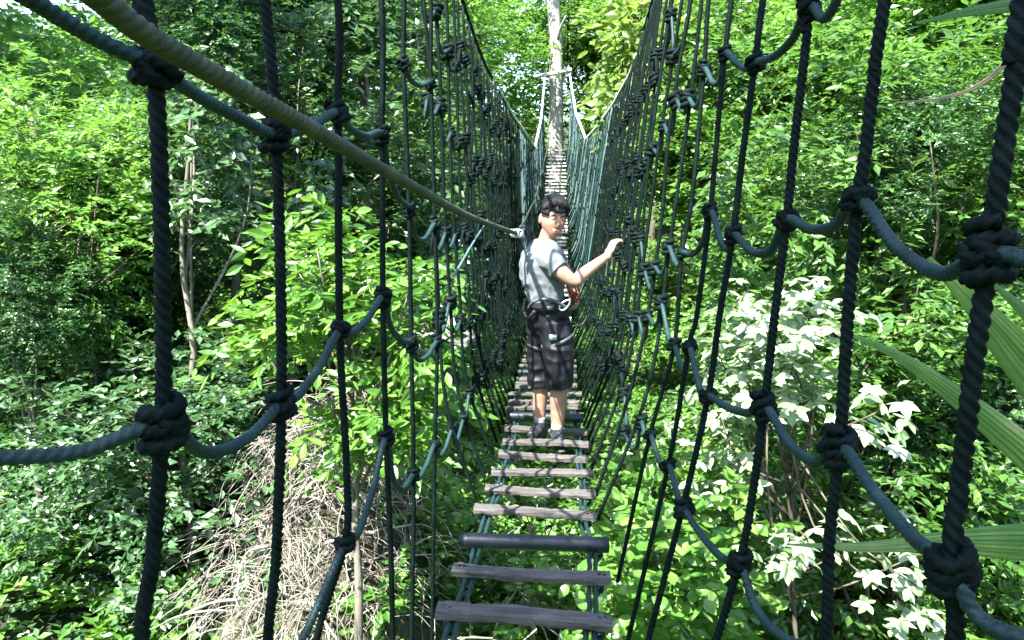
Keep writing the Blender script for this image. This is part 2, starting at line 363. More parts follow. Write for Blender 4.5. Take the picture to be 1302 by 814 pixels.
trees = [
 # name,label,cat,x,y,cz,key,sx,sz,r0,seed
 ('forest_tree','large fine-leaved tree filling the upper left edge beyond the left rope net',-6.3,9.5,-.3,'fine',1.0,.85,.16,21,'bark',(.3,.4)),
 ('forest_tree','dark green tree in shade at the lower left corner of the photo',-4.9,8.6,-3.0,'small',.8,.75,.1,22,'bark',(.2,.1)),
 ('forest_tree','glossy-leaved tree on a slim pale trunk behind the second rope of the left net',-4.6,11,2.0,'oval',.9,1.0,.1,23,'bark_pale',(.2,0)),
 ('forest_tree','shaded small-leaved tree behind the slim pale trunk at left',-6.2,12.5,-1.6,'small',1.0,1.0,.12,24,'bark',(0,0)),
 ('forest_tree','dark tree crown at the top, left of the middle, above the olive safety rope',-3.7,15,3.6,'oval',1.0,1.0,.15,25,'bark',(0,0)),
 ('forest_tree','broad-leaved tree halfway up behind the left net, right of the yellow-green sapling',-2.9,13,-.8,'broad',.75,.9,.12,26,'bark',(0,0)),
 ('forest_tree','bright feathery tree at the top just left of the far anchor tree',-3.4,24,5.2,'feather',1.15,1.1,.16,27,'bark',(0,0)),
 ('forest_tree','lime green tree low behind the far end of the left net',-4.0,22,.8,'lime',1.1,1.1,.14,28,'bark',(0,0)),
 ('forest_tree','lacy light green tree right behind the far anchor tree',1.2,32,7.0,'feather',1.3,1.3,.18,29,'bark',(0,0)),
 ('forest_tree','light green tree at the top just right of the far anchor tree',3.2,27,5.6,'lime',1.1,1.1,.16,30,'bark',(0,0)),
 ('forest_tree','shady tree below the sagging right cable near the far end',4.4,23,1.6,'broad',1.2,1.2,.16,31,'bark',(0,0)),
 ('forest_tree','sunny tree behind the middle of the right net',4.5,15.5,1.8,'fine',1.1,1.2,.14,32,'bark',(0,0)),
 ('forest_tree','light green tree at the top right behind the third near rope of the right net',5.2,12,3.2,'lime',.95,1.0,.14,33,'bark',(0,0)),
 ('forest_tree','dense small-leaved tree behind the knots at the middle of the right net',4.4,10.5,-.4,'fine',.85,.95,.12,34,'bark',(0,0)),
 ('forest_tree','tree with a visible dark trunk at the top right corner',7.6,12,2.6,'broad',1.05,1.1,.2,35,'bark',(.1,.1)),
 ('forest_tree','shaded small-leaved tree with a dark trunk at the lower right beyond the palm leaves',5.4,9,-2.2,'small',.9,.85,.13,36,'bark',(-.6,.3)),
 ('forest_tree','lime green tree low behind the white-leaved shrub at right',3.5,11,-3.0,'lime',.8,.7,.08,37,'bark',(0,0)),
 ('forest_tree','bushy tree at the right edge behind the palm leaves at mid height',6.4,9.6,.4,'fine',.9,.9,.12,38,'bark',(0,0)),
 ('forest_tree','yellowish tree at the left edge high behind the fine-leaved tree, near the sky gap',-9.6,14,.2,'feather',1.1,.9,.16,39,'bark',(0,0)),
 ('forest_tree','mid green tree low at the left edge behind the dark one',-8.0,11.5,-1.8,'broad',.95,1.0,.14,40,'bark',(0,0)),
 ('forest_tree','dark tree in the gully behind the dry root tangle',-3.4,11.5,-3.2,'oval',.7,.8,.1,41,'bark',(0,0)),
 ('forest_tree','tall airy tree high above and behind the right cable top near the far end',5.6,33,8.5,'lime',1.5,1.5,.18,43,'bark',(0,0)),
 ('forest_tree','tall airy tree high up at the top, well left of the far anchor tree',-6.5,33,8.0,'lime',1.5,1.5,.18,44,'bark',(0,0)),
 ('forest_tree','small bright tree beyond the sagging middle of the bridge',2.6,17,-2.0,'lime',.9,.9,.1,42,'bark',(0,0)),
]
for t in trees:
    tree(t[0], t[1], 'tree', *t[2:10], bark=t[10], lean=t[11], group=G)

# unseen tree added behind the camera; its crown shades nearest ropes and planks
tree('shade_tree', 'unseen tree added behind the camera to shade the nearest ropes', 'tree', -2.1, -1.9, 5.3, 'oval', .66, .6, .2, 70, lean=(-1.2, -1.0), limbs=20)

# slim pale trunks seen through the left wall of leaves
def slim(px0, py0, px1, py1, d, r, label, key, cz, sx, seed, bark='bark_pale'):
    a = P(px1, py1, d); b = P(px0, py0, d)
    gz = T(a[0], a[1])
    base = np.array([a[0]+(a[0]-b[0])*.1, d, gz]); top = b+(b-a)*.06
    tree('slim_tree', label, 'tree', top[0], d, top[2]+cz, key, sx, sx, r, seed, bark=bark, lean=(base[0]-top[0], 0), trunk_top=top+np.array([0,0,cz*.6]), limbs=4)
slim(247,290,244,800,7.6,.055,'tall slim tree with a straight pale trunk between the first and second left ropes','small',2.2,.5,51)
slim(40,590,68,800,7.4,.06,'slim grey tree leaning slightly at the far lower left','small',1.6,.42,52)
slim(468,215,482,330,12.5,.13,'pale sunlit trunk behind the fourth rope of the left net','oval',2.6,.6,53)
slim(1150,480,1140,720,8.2,.085,'dark trunk standing under the dried palm leaf at right','small',2.0,.45,54,'bark')
slim(1108,640,1100,800,8.0,.04,'thin grey sapling between the second and first right ropes near the bottom','small',.9,.3,55,'bark_pale')

# ------------------------------------------------------------------ stuff: far wood and ground cover
def stuff_leaves(name, pts, outs, seed, mat, label, cat, **kw):
    rng = np.random.default_rng(seed)
    V, Fc, rn = spray(pts, outs, rng, **kw)
    o = obj(name, V, Fc, mat, rnd=rn); tag(o, label, cat, kind='stuff'); return o
rng = np.random.default_rng(77)
pts = []; outs = []
while len(pts) < 8500:
    a = rng.uniform(-52, 47); d = rng.uniform(19, 44)
    if rng.random() > (d/44): continue
    x = d*math.sin(rad(a-3)); y = d*math.cos(rad(a-3))
    if abs(x) < 2.6 and y < 29.5: continue
    z0 = T(x, y); z = z0+rng.uniform(.2, 1)**.8*(11.5+3*fb(x, y, .12, 5))
    if -34 < a < -25 and z > .20*d: 
        if rng.random() < .9: continue
    # lumpy: keep clumps where a 3-D noise is high
    if mnoise.noise(Vector((x*.33, y*.33, z*.4))) < -.22: continue
    pts.append((x, y, z)); outs.append((-x/d, -y/d, .6))
for _ in range(1500):
    a = rng.uniform(-50, 46); d = rng.uniform(26, 60); x = d*math.sin(rad(a-3)); y = d*math.cos(rad(a-3))
    if abs(x) < 2 and y < 29: continue
    pts.append((x, y, T(x, y)+rng.uniform(.2, 2.2))); outs.append((-x/d, -y/d, .6))
for _ in range(500):
    a = rng.uniform(-38, -20); d = rng.uniform(30, 48); x = d*math.sin(rad(a-3)); y = d*math.cos(rad(a-3)); z = rng.uniform(.02, .19)*d
    if z > T(x, y): pts.append((x, y, z)); outs.append((-x/d, -y/d, .6))
stuff_leaves('distant_wood', np.array(pts), unit(np.array(outs)), 78, 'leaf_bright', 'dense wood of mixed green crowns closing off the hillside behind everything', 'wood',
             twigs=5, per=8, tl=.9, L=.27, W=.14, droop=.25, tilt=.5)
# ground cover
pts = []; outs = []
while len(pts) < 11500:
    x = rng.uniform(-17, 17); y = rng.uniform(-3, 26)
    if abs(x) > 6+.9*y: continue
    if math.hypot((x+2.4)/.9, (y-7.0)/1.3) < 1.05: continue
    if rng.random() < .35*(y/26): continue
    n_ = fb(x, y, .6, 2)
    pts.append((x, y, T(x, y)+rng.uniform(.05, .45)+max(0, n_)*.6)); outs.append((0, -.2, 1))
stuff_leaves('undergrowth', np.array(pts), unit(np.array(outs)), 79, 'leaf_cover', 'leafy green undergrowth covering the gully floor below the bridge', 'undergrowth',
             twigs=5, per=6, tl=.28, L=.13, W=.085, droop=.25, tilt=.4)

# ------------------------------------------------------------------ shrubs close to the bridge
def shrub(name, label, cat, clumps, seed, mat, base, r0=.03, bark='bark_pale', group=None, nl=30, **kw):
    rng = np.random.default_rng(seed)
    clumps = np.array(clumps); base = np.array(base, float)
    t = thing(name, label, cat, base, group)
    cen = clumps.mean(0); o = unit(clumps-cen+np.array([0,-.15,.25]))
    V, Fc, rn = spray(clumps, o, rng, **kw)
    obj('foliage', V, Fc, mat, t, rnd=rn)
    limbs_mesh(base, cen+np.array([0,0,.3]), r0, None, clumps, rng, nl).build('stem', bark, t)
    return t
def blob_px(rects, rng):
    """clump centres measured as px boxes with a depth range: (x0,y0,x1,y1,d0,d1,n)"""
    out = []
    for x0, y0, x1, y1, d0, d1, n in rects:
        for _ in range(n):
            out.append(P(rng.uniform(x0, x1), rng.uniform(y0, y1), rng.uniform(d0, d1)))
    return out
r1 = np.random.default_rng(5)
cl = blob_px([(350,310,480,430,5.2,6.6,44),(310,390,430,460,5.2,6.4,20),(410,360,550,570,5.0,6.6,60),(380,280,450,320,5.6,6.6,8),(470,440,560,580,5,6,16)], r1)
shrub('sapling', 'yellow-green sapling with long fresh leaves behind the second to fourth left ropes', 'sapling', cl, 61, 'leaf_fresh', (P(450,600,5.8)[0], 5.8, T(-1.6,5.8)), r0=.05,
      twigs=4, per=7, tl=.28, L=.125, W=.05, droop=.4, fine=True, tilt=.6)
cl = blob_px([(930,395,1060,470,5.2,6.2,44),(895,430,960,600,5.4,6.2,26),(960,470,1050,560,5.2,6,18),(1085,520,1150,600,5,5.5,5),(990,660,1170,720,4.8,5.4,12),(1120,740,1190,790,4.8,5.2,6),(900,590,930,620,5.4,6,3)], r1)
shrub('glare_pale_shrub', 'shrub with sun glare painted pale on its large rosette leaves beside the right net', 'shrub', cl, 62, 'leaf_sunglare', (2.0, 5.9, T(2.0,5.9)), r0=.03, nl=26, bark='bark',
      twigs=3, per=5, tl=.2, L=.12, W=.062, droop=.3, fan=True, fine=True, tilt=.45)
cl = blob_px([(768,0,840,70,13.4,15.5,20),(764,60,815,140,13.8,15.5,11),(778,130,800,180,14,15,4),(790,-40,880,60,13.4,15.5,14)], r1)
rngv = np.random.default_rng(63)
t = thing('hanging_vine', 'yellow-green vine with big backlit leaves hanging at the top behind the right cable', 'vine', P(815,-160,14.5))
cl = np.array(cl); V, Fc, rn = spray(cl, unit(np.array([[0,-.3,-.2]]*len(cl))), rngv, twigs=4, per=5, tl=.45, L=.2, W=.12, droop=.6, fine=True, tilt=.8, up=.4)
obj('foliage', V, Fc, 'leaf_yellow', t, rnd=rn)
mb = MB()
for k in range(5):
    mb.add(*sweep([P(815+k*8,-160,14.5), P(800+k*9,-20,14.5+.1*k), P(790+k*8,80,14.5), P(785+k*5,100+k*16,14.4)], .012, sides=5, step=.06))
mb.build('stem', 'bark', t)
cl = blob_px([(800,560,900,800,4.6,6.6,70),(880,620,960,814,5,6.5,34),(760,640,830,814,4.6,6,26)], r1)
cl = [c for c in cl if c[2] < -1.9]
shrub('bush', 'sunlit lime green bush below the right side of the nearest planks', 'bush', cl, 64, 'leaf_bright', (1.0,5.4,T(1,5.4)), r0=.03,
      twigs=4, per=6, tl=.22, L=.12, W=.07, droop=.25, fine=True)
cl = blob_px([(590,600,760,814,6.2,8.4,46)], r1)
cl = [c for c in cl if c[2] < -2.6]
shrub('bush', 'low bright green bush seen through the gaps between the nearest planks', 'bush', cl, 65, 'leaf_fresh', (-.2,6.8,T(-.2,6.8)), r0=.03,
      twigs=3, per=6, tl=.22, L=.13, W=.07, droop=.25, fine=True)
cl = blob_px([(0,130,60,430,7.2,8.6,36),(50,150,190,430,7.2,8.6,72)], r1)
shrub('tall_bush', 'sunlit light green foliage of a tall bush at the left edge under the sky gap', 'bush', cl, 66, 'leaf_bright', (-4.7,7.9,T(-4.7,7.9)), r0=.03, bark='bark', nl=12,
      twigs=6, per=9, tl=.3, L=.095, W=.045, droop=.3)
cl = blob_px([(210,20,420,330,8.2,9.4,90),(215,80,300,290,6.9,7.4,26),(380,20,600,280,9.5,11.5,80)], r1)
shrub('tall_bush', 'tall bush with glints painted pale on its leaves behind the second left rope', 'bush', cl, 67, 'leaf_glint', (-3.3,8.9,T(-3.3,8.9)), r0=.03, bark='bark', nl=14,
      twigs=6, per=8, tl=.3, L=.13, W=.068, droop=.35)
cl = blob_px([(900,40,1300,420,7.4,9.6,170)], r1)
shrub('tall_bush', 'tall sunlit bush behind the two nearest right ropes', 'bush', cl, 68, 'leaf_mid', (3.7,8.4,T(3.7,8.4)), r0=.03, nl=14, bark='bark',
      twigs=7, per=8, tl=.32, L=.135, W=.06, droop=.3)

cl = blob_px([(0,480,330,814,6.2,8.2,150),(170,430,300,560,6.8,8,26)], r1)
cl = [c for c in cl if c[2] > T(c[0],c[1])+.1]
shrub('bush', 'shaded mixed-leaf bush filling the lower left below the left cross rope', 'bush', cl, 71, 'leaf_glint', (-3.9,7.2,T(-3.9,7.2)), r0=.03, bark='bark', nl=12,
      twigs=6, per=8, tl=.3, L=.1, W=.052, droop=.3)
cl = blob_px([(880,400,1302,800,6.3,8.2,170),(760,520,900,700,7,9.5,60)], r1)
cl = [c for c in cl if c[2] > T(c[0],c[1])+.1]
shrub('bush', 'thick green bush behind the glare-pale shrub at right', 'bush', cl, 72, 'leaf_mid', (3.2,7.4,T(3.2,7.4)), r0=.03, bark='bark', nl=12,
      twigs=7, per=8, tl=.32, L=.125, W=.062, droop=.3)
cl = blob_px([(330,600,600,780,5.6,7.6,9)], r1)
cl = [np.array([c[0], c[1], T(c[0],c[1])+.25]) for c in cl]
shrub('creeper', 'green creeper sprigs growing through the dry root tangle', 'creeper', cl, 73, 'leaf_bright', (-2.0,6.6,T(-2.0,6.6)), r0=.012, nl=12,
      twigs=3, per=6, tl=.25, L=.1, W=.06, droop=.3, fine=True)
cl = blob_px([(500,170,660,330,10,12.5,60),(520,320,650,500,9.5,11.5,46)], r1)
cl = [c for c in cl if c[0] < -.95]
shrub('shady_bush', 'bush with shade put into its dark leaf colour close behind the left net, left of the person', 'bush', cl, 69, 'leaf_dark', (-1.7,11,T(-1.7,11)), r0=.03, bark='bark', nl=14,  # dark leaf colour stands in for the shade on this bush
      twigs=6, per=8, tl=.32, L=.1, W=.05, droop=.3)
# ------------------------------------------------------------------ dry root tangle on its earth bank, boulders
r2 = np.random.default_rng(8)
t = thing('root_tangle', 'pale tangle of dry roots and vines spilling down the earth bank at lower left', 'roots', (-2.4, 7.2, T(-2.4,7.2)))
mb = MB()
for k in range(760):
    a = r2.uniform(0, 6.28); q = r2.uniform(0, 1)**.6
    x = -2.1+.85*q*math.cos(a); y = 7.0+1.25*q*math.sin(a)-.25
    p = [np.array([x, y, T(x, y)+r2.uniform(.02, .38)])]
    d = unit(np.array([r2.normal()*.9-.25, r2.normal()*.6-.45, r2.uniform(-.1, .7)]))
    n = r2.integers(4, 8)
    for j in range(n):
        p.append(p[-1]+d*r2.uniform(.1, .2)); d = unit(d+np.array([r2.normal()*.3, r2.normal()*.3, -.33+r2.normal()*.15]))
        z = T(p[-1][0], p[-1][1])
        if p[-1][2] < z+.02: p[-1][2] = z+.02
    rr = r2.choice([.002,.004,.007,.012,.022], p=[.42,.34,.15,.07,.02])
    rr *= .75
    mb.add(*sweep(p, lambda s: rr*(1-.7*s)+.001, sides=5, step=.05))
    if k % 3 == 0:
        j0 = len(p)//2; q_ = p[j0]; mb.add(*sweep([q_, q_+d*.12+r2.normal(size=3)*.04, q_+d*.22+r2.normal(size=3)*.09], rr*.5+.001, sides=4, step=.05))
mb.build('root', 'root', t)['kind'] = 'stuff'
mb = MB()
V, Fc = [], []
n = 44
for j in range(n):
    for i in range(n):
        x = -2.5+(i/(n-1)-.5)*2.5; y = 7.1+(j/(n-1)-.5)*3.4
        q = math.hypot((x+2.5)/1.25, (y-7.1)/1.7)
        V.append((x, y, T(x, y)+.10*(1-min(1, q)**3)-.06+.06*fb(x, y, 4, 1)))
for j in range(n-1):
    for i in range(n-1): Fc.append((j*n+i, j*n+i+1, (j+1)*n+i+1, (j+1)*n+i))
o = obj('earth_bank', V, Fc, 'bank', smooth=True); tag(o, kind='structure')
# dry stems under the planks
mb = MB()
for k in range(210):
    x = r2.uniform(-1.6, 1.0); y = r2.uniform(3.2, 10); z = T(x, y)
    h = r2.uniform(.4, 1.3); dx, dy = r2.normal(size=2)*.4
    mb.add(*sweep([(x,y,z),(x+dx*.4,y+dy*.4,z+h*.7),(x+dx,y+dy,z+h*r2.uniform(.6,1))], .007, sides=4, step=.12))
o = mb.build('dry_stems', 'root', None); tag(o, 'dry pale stems and twigs standing in the undergrowth below the planks', 'dry stems', kind='stuff')

def boulder(label, c, r, seed):
    V, Fc = ellipsoid((0,0,0), r, 40, 26)
    V2 = []
    for v in V:
        q = Vector(v)*1.3+Vector((seed, 0, 0)); k = 1+.28*mnoise.fractal(q, 1, 2, 5)+.1*abs(mnoise.noise(q*3))
        V2.append(np.array(v)*k)
    o = obj('boulder', np.array(V2)+np.array(c), Fc, 'limestone', org=c, smooth=False)
    tag(o, label, 'boulder', 'boulders beside the bridge')
boulder('larger pale limestone boulder behind the left net at knee height', P(556,428,9.5), (.4,.36,.26), 3)
boulder('smaller pale boulder at the left of the larger one behind the net', P(515,400,10.2), (.35,.3,.25), 8)
boulder('pale rock on the gully floor under the sagging planks', (.9, 9.5, T(.9,9.5)+.2), (.5,.5,.4), 12)

# ------------------------------------------------------------------ rope bridge
bridge = thing('rope_bridge', 'long hanging rope bridge with wooden planks and knotted black rope nets on both sides', 'rope bridge', (0, 2.0, -1.5))
def zb(d): return -1.74+.0099*(d-8.3)**2
XC = -.09
def rope(path, r, name, mat, near=True, parent=bridge, step=None, sides=None):
    if near: V, Fc = sweep(path, r, sides=sides or 18, step=step or .0035, lobes=3, pitch=r*4.6, amp=.36)
    else: V, Fc = sweep(path, r, sides=sides or 5, step=step or .12)
    return obj(name, V, Fc, mat, parent, smooth=True)
# planks measured on the photograph
pl = [(555,776,778,793),(575,724,776,735),(586,687,774,693),(603,648,758,655),(617,621,757,628),(625,599,755,604),(634,578,749,583),(639,561,748,566),(642,545,746,549),(646,529,742,532)]
dl = [2.62+.345*i for i in range(len(pl))]
planks = []
for i, (x0, y0, x1, y1) in enumerate(pl):
    a = P(x0, y0, dl[i]); b = P(x1, y1, dl[i]+.0); planks.append((a, b))
z_err = planks[-1][0][2]-zb(dl[-1])
rp = np.random.default_rng(4)
d = dl[-1]; k = 0
while d < 27.1:
    d += .345 if d < 12 else .36
    z = zb(d)+z_err*max(0, 1-(d-dl[-1])/3)+rp.normal()*.008
    w = .30+rp.normal()*.012
    xc = (XC)+.07*min(1, max(0, (d-6)/20))
    planks.append((np.array([xc-w, d+rp.normal()*.012, z]), np.array([xc+w, d+rp.normal()*.012, z-rp.normal()*.012])))
PIPES = {2, 9, 16, 27}
for i, (a, b) in enumerate(planks):
    c = (a+b)/2; L = np.linalg.norm(b-a); u = (b-a)/L
    if i in PIPES:
        V, Fc = sweep([a, c, b], .034, sides=20, step=.03); mb = MB(); mb.add(V, Fc)
        mb.add(*sweep([a-u*.004, a+u*.002], .027, sides=16, step=0)); mb.build('round_rung', 'pipe', bridge)
        continue
    near = i < 12
    nx_, wd, th = (40 if near else 6), .070+rp.uniform(-.007,.012)+(.025 if c[1] > 14 else 0), .028+rp.uniform(-.004,.005)+(.012 if c[1] > 14 else 0)
    v = np.cross(np.array([0,0,1.]), u); v /= np.linalg.norm(v); w = np.cross(u, v)
    ch = .005
    prof = [(-wd/2+ch,-th/2),(wd/2-ch,-th/2),(wd/2,-th/2+ch),(wd/2,th/2-ch),(wd/2-ch,th/2),(-wd/2+ch,th/2),(-wd/2,th/2-ch),(-wd/2,-th/2+ch)]
    V = []; Fc = []; s0 = rp.uniform(0, 99)
    for j in range(nx_):
        t = j/(nx_-1)
        for q, (pv, pw) in enumerate(prof):
            e = .006*mnoise.noise(Vector((s0+t*6, q*.9, 0)))+.005*mnoise.noise(Vector((s0+t*25, q*1.7, 4)))
            V.append(a+u*(t*L)+v*(pv*(1+.05*math.sin(t*5+s0))+e)+w*(pw+e*.7+.006*math.sin(t*3+s0)))
    for j in range(nx_-1):
        for q in range(8): Fc.append((j*8+q, j*8+(q+1)%8, (j+1)*8+(q+1)%8, (j+1)*8+q))
    Fc += [tuple(range(7,-1,-1)), tuple((nx_-1)*8+q for q in range(8))]
    pk = obj('plank', V, Fc, 'wood' if c[1] < 11 else 'wood_pale', bridge, org=c)  # far planks paler: the sun on them is painted into the wood
    if i < 9:
        for tt in (.045, .075, .93, .96):
            q = a+u*(L*tt)+w*(th/2+.001)+v*rp.uniform(-.012,.012); mb = MB(); mb.add(*sweep([q-w*.004, q+w*.004], .0055, sides=8, step=0)); mb.build('bolt', 'pipe', pk)
# lashings: dark cords wrapped round the near planks where the side ropes pass, and side ropes under the planks
for sgn, tt in ((-1, .09), (1, .91)):
    for off in (0, 1):
        path = []
        for i, (a, b) in enumerate(planks):
            if i > 60: break
            c = a+(b-a)*(tt+off*.045*sgn*-1)
            path.append(c+np.array([0, 0, -.026-.004*off]))
            if i < len(planks)-1:
                n_ = planks[i+1]; c2 = n_[0]+(n_[1]-n_[0])*(tt+off*.045*sgn*-1)
                if i < 14: path.append((c+c2)/2+np.array([sgn*.004*off, 0, -.034-.012*((i+off) % 2)]))
        first = path[0]+(path[0]-path[1])*1.0; first2 = first+np.array([0,-1.6,.12])
        rope([first2, first]+path, .0105, 'side_rope', 'rope_teal', True, step=.014, sides=8)
def wrap(c, axis, r, rr, turns, pitch_, n=14):
    axis = unit(np.asarray(axis, float)); u = np.cross(axis, [0.3,.9,.2]); u /= np.linalg.norm(u); v = np.cross(axis, u)
    N = int(turns*n); p = []
    for i in range(N+1):
        a = 2*math.pi*i/n; p.append(c+(u*math.cos(a)+v*math.sin(a))*r+axis*((i/N-.5)*turns*pitch_))
    return p
for i, (a, b) in enumerate(planks[:14]):
    u = (b-a)/np.linalg.norm(b-a)
    for tt in (.075, .925):
        c = a+(b-a)*tt
        mb = MB(); mb.add(*sweep(wrap(c+np.array([0,0,-.045]), (0,1,.1), .018, .008, 2.2, .013), .0075, sides=6, step=0))
        mb.build('lashing', 'rope_teal', bridge)

# --- side nets
def lerp_poly(poly, y):
    ys = [p[1] for p in poly]; return np.interp(y, ys, [p[0] for p in poly])
NEAR = {
 'L': [
  (1.10, [(168,-70),(183,0),(197,90),(206,300),(208,520),(196,700),(188,860)], .0125, {'b':85,'a':540}),
  (1.57, [(332,-40),(350,150),(357,360),(358,520),(352,700),(344,860)], .0118, {'b':172,'a':513}),
  (2.05, [(427,-30),(430,130),(432,415),(441,600),(439,690),(402,830)], .011, {'b':143,'a':420,'d':690}),
  (2.55, [(483,-30),(486,170),(487,375),(491,555),(497,700),(500,840)], .0105, {'b':172,'a':378,'d':556}),
  (3.05, [(512,-30),(513,80),(520,265),(523,437),(526,640),(523,840)], .010, {'c':80,'b':267,'a':437,'d':604}),
  (3.60, [(546,-30),(548,108),(553,285),(556,430),(553,580),(549,840)], .010, {'c':107,'b':285,'a':434,'d':564}),
 ],
 'R': [
  (1.00, [(1312,-70),(1300,30),(1277,180),(1258,320),(1240,450),(1222,600),(1207,720),(1200,870)], .0125, {'a':322,'b':720}),
  (1.45, [(1131,-40),(1111,100),(1099,200),(1090,260),(1078,400),(1068,560),(1055,680),(1038,860)], .0118, {'a':253,'b':566}),
  (1.92, [(1031,-40),(1026,40),(1010,180),(1000,280),(985,400),(972,515),(958,620),(940,715),(893,860)], .0112, {'t':8,'a':280,'b':516,'c':715}),
  (2.36, [(976,-40),(960,80),(945,190),(932,298),(915,400),(900,505),(868,645),(812,860)], .0105, {'t':80,'a':297,'b':503,'c':645}),
  (2.82, [(936,-40),(921,75),(911,180),(903,268),(886,400),(876,440),(850,590),(790,850)], .010, {'t':68,'a':268,'b':440,'c':590}),
  (3.30, [(906,-40),(895,90),(880,250),(866,330),(857,440),(826,555),(785,740)], .010, {'t':88,'a':322,'b':438,'c':552}),
 ]}
TOPL = ([0,3,5.7,7.4,12,20,24,27.2],[2.6,1.9,1.5,1.3,1.28,1.42,2.5,4.25])
TOPR = ([0,3,7.5,9.6,12,15,20,24,27.2],[3.2,2.7,1.9,1.55,1.47,1.48,1.62,2.7,4.3])
WTL = ([0,6,12,20,27.2],[.62,.6,.56,.50,.40]); WTR = ([0,7.5,9.6,20,27.2],[.9,.95,.93,.75,.42])
def side_pt(side, d, h):
    """net surface: lateral place at height h above the planks"""
    zt = np.interp(d, *(TOPL if side == 'L' else TOPR)); H = zt-zb(d)
    wt = np.interp(d, *(WTL if side == 'L' else WTR)); t = max(0, min(1, h/H))
    xc = XC+.07*min(1, max(0, (d-6)/20))
    s = -1 if side == 'L' else 1
    wm = .5 if side == 'L' else .52
    if d > 18: wm = .5-.1*(d-18)/9
    e = 1-math.exp(-h/.32)
    w = .31+(wm-.31)*e+(wt-wm)*t**1.3
    return np.array([xc+s*w, d, zb(d)+h])
rk = np.random.default_rng(14)
ROWH = {'d':.43, 'a':.93, 'b':1.47, 'c':2.07, 'e':2.62}
ROWHR = {'c':.48, 'b':.95, 'a':1.42, 't':2.05, 'e':2.6}
rows = {'L': {}, 'R': {}}
def knot(c, r, parent, seed, axis=(0,0,1), coils=3, near=True, mat='rope_black'):
    rg = np.random.default_rng(seed)
    ax_ = unit(np.array(axis, float)+rg.normal(size=3)*.2); r = r*rg.uniform(.93, 1.1) if near else r; coils = coils+rg.choice([-1, 0, 0, .5]) if near else coils
    mb = MB(); st = r*.28 if near else 0
    p = wrap(c, ax_, r*1.75, r, coils-.2, r*1.85, n=14 if near else 8)
    lob = dict(lobes=3, pitch=r*3.8, amp=.42) if near else {}
    mb.add(*sweep(p, r*.95, sides=12 if near else 6, step=st, **lob))
    # crossing turn over the coils
    ax2 = unit(ax_+np.array([rg.uniform(.7,1.2)*rg.choice([-1,1]), rg.normal()*.3, 0]))
    p = wrap(c+rg.normal(size=3)*r*.2, ax2, r*2.05, r, .85, r*.8, n=14 if near else 8)
    if near:
        ax3 = unit(ax_+np.array([rg.normal()*.4, rg.uniform(.6,1.1)*rg.choice([-1,1]), 0])); mb.add(*sweep(wrap(c+rg.normal(size=3)*r*.35, ax3, r*2.0, r, rg.uniform(.5,.8), r*.8, n=14), r*.9, sides=12, step=st, **lob))
    mb.add(*sweep(p, r*.9, sides=12 if near else 6, step=st, **lob))
    mb.add(*ellipsoid(c, (r*1.5, r*1.5, r*2.0), 10, 8))
    return mb
allknots = {'L': [], 'R': []}
vr_count = 0; FAR = {'rope_teal': MB(), 'rope_pale': MB()}; KN = MB()
for side in 'LR':
    for i, (d, poly, r, kn) in enumerate(NEAR[side]):
        path = [P(x, y, d) for x, y in poly]
        if len(poly) and side == 'R' and i >= 4 or side == 'L' and i >= 4:
            pass
        zt = float(np.interp(d, *(TOPL if side == 'L' else TOPR))); tp = side_pt(side, d, zt-zb(d))
        path = [tp, path[0]*.45+tp*.55+np.array([0,0,0])]+path
        if path[-1][2] > zb(d): fin = side_pt(side, d, 0); md = (fin+path[-1])/2; md[2] = min(fin[2]+.05, path[-1][2]-.06); path += [md, fin+np.array([0,0,-.03])]
        r *= .94
        o = rope(path, r, 'vertical_rope', 'rope_black', True, step=.0036 if d < 2 else .0045, sides=18 if d < 2 else 12)
        for row, y in kn.items():
            c = P(lerp_poly(poly, y), y, d)
            knot(c, r*1.02, o, int(y)+i, coils=3).build('knot', 'rope_black', o)
            rows[side].setdefault(row, []).append(c)
    # the rest of the net
    d = NEAR[side][-1][0]; j = 0
    RH = ROWH if side == 'L' else ROWHR
    while d < 26.6:
        d += .46 if d < 5 else (.29 if d < 13 else .46)
        zt = float(np.interp(d, *(TOPL if side == 'L' else TOPR))); H = zt-zb(d)
        wob = rk.normal()*.02
        path = []
        for h in np.linspace(0, H, 7):
            p = side_pt(side, d, h); p[1] += wob*math.sin(h*1.3)+rk.normal()*.012; p[0] += rk.normal()*.008; path.append(p)
        near = d < 5.2
        matn = 'rope_black' if d < (13 if side == 'L' else 12) else ('rope_teal' if rk.random() < .6 else 'rope_pale')  # far ropes go teal and pale: sunlight put into their colour
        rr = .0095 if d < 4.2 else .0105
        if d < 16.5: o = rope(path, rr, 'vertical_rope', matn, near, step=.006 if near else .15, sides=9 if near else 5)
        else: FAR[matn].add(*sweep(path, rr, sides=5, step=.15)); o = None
        vr_count += 1
        ex = MB(); mid_k = d < 9
        for row, h in RH.items():
            h2 = h+rk.normal()*.085+.05*math.sin(d*2.1+h*5)
            if h2 > H-.12: continue
            p = side_pt(side, d, h2)
            if d < 9:
                kb = knot(p, rr*1.3*rk.uniform(.85,1.2), o, int(d*100)+int(h*10), coils=3, near=False)
                if d < 5.9: kb.build('knot', 'rope_black', o)
                else: KN.add(np.vstack(kb.v), kb.f)
            else:
                V, Fc = ellipsoid(p, (.021,.021,.027), 7, 5); KN.add(V, Fc)
            rows[side].setdefault(row, []).append(p)
KN.build('knot', 'rope_black', bridge)['kind'] = 'stuff'
fv = FAR['rope_teal'].build('vertical_rope', 'rope_teal', bridge); fv['kind'] = 'stuff'
fv.data.materials.append(M['rope_pale'])
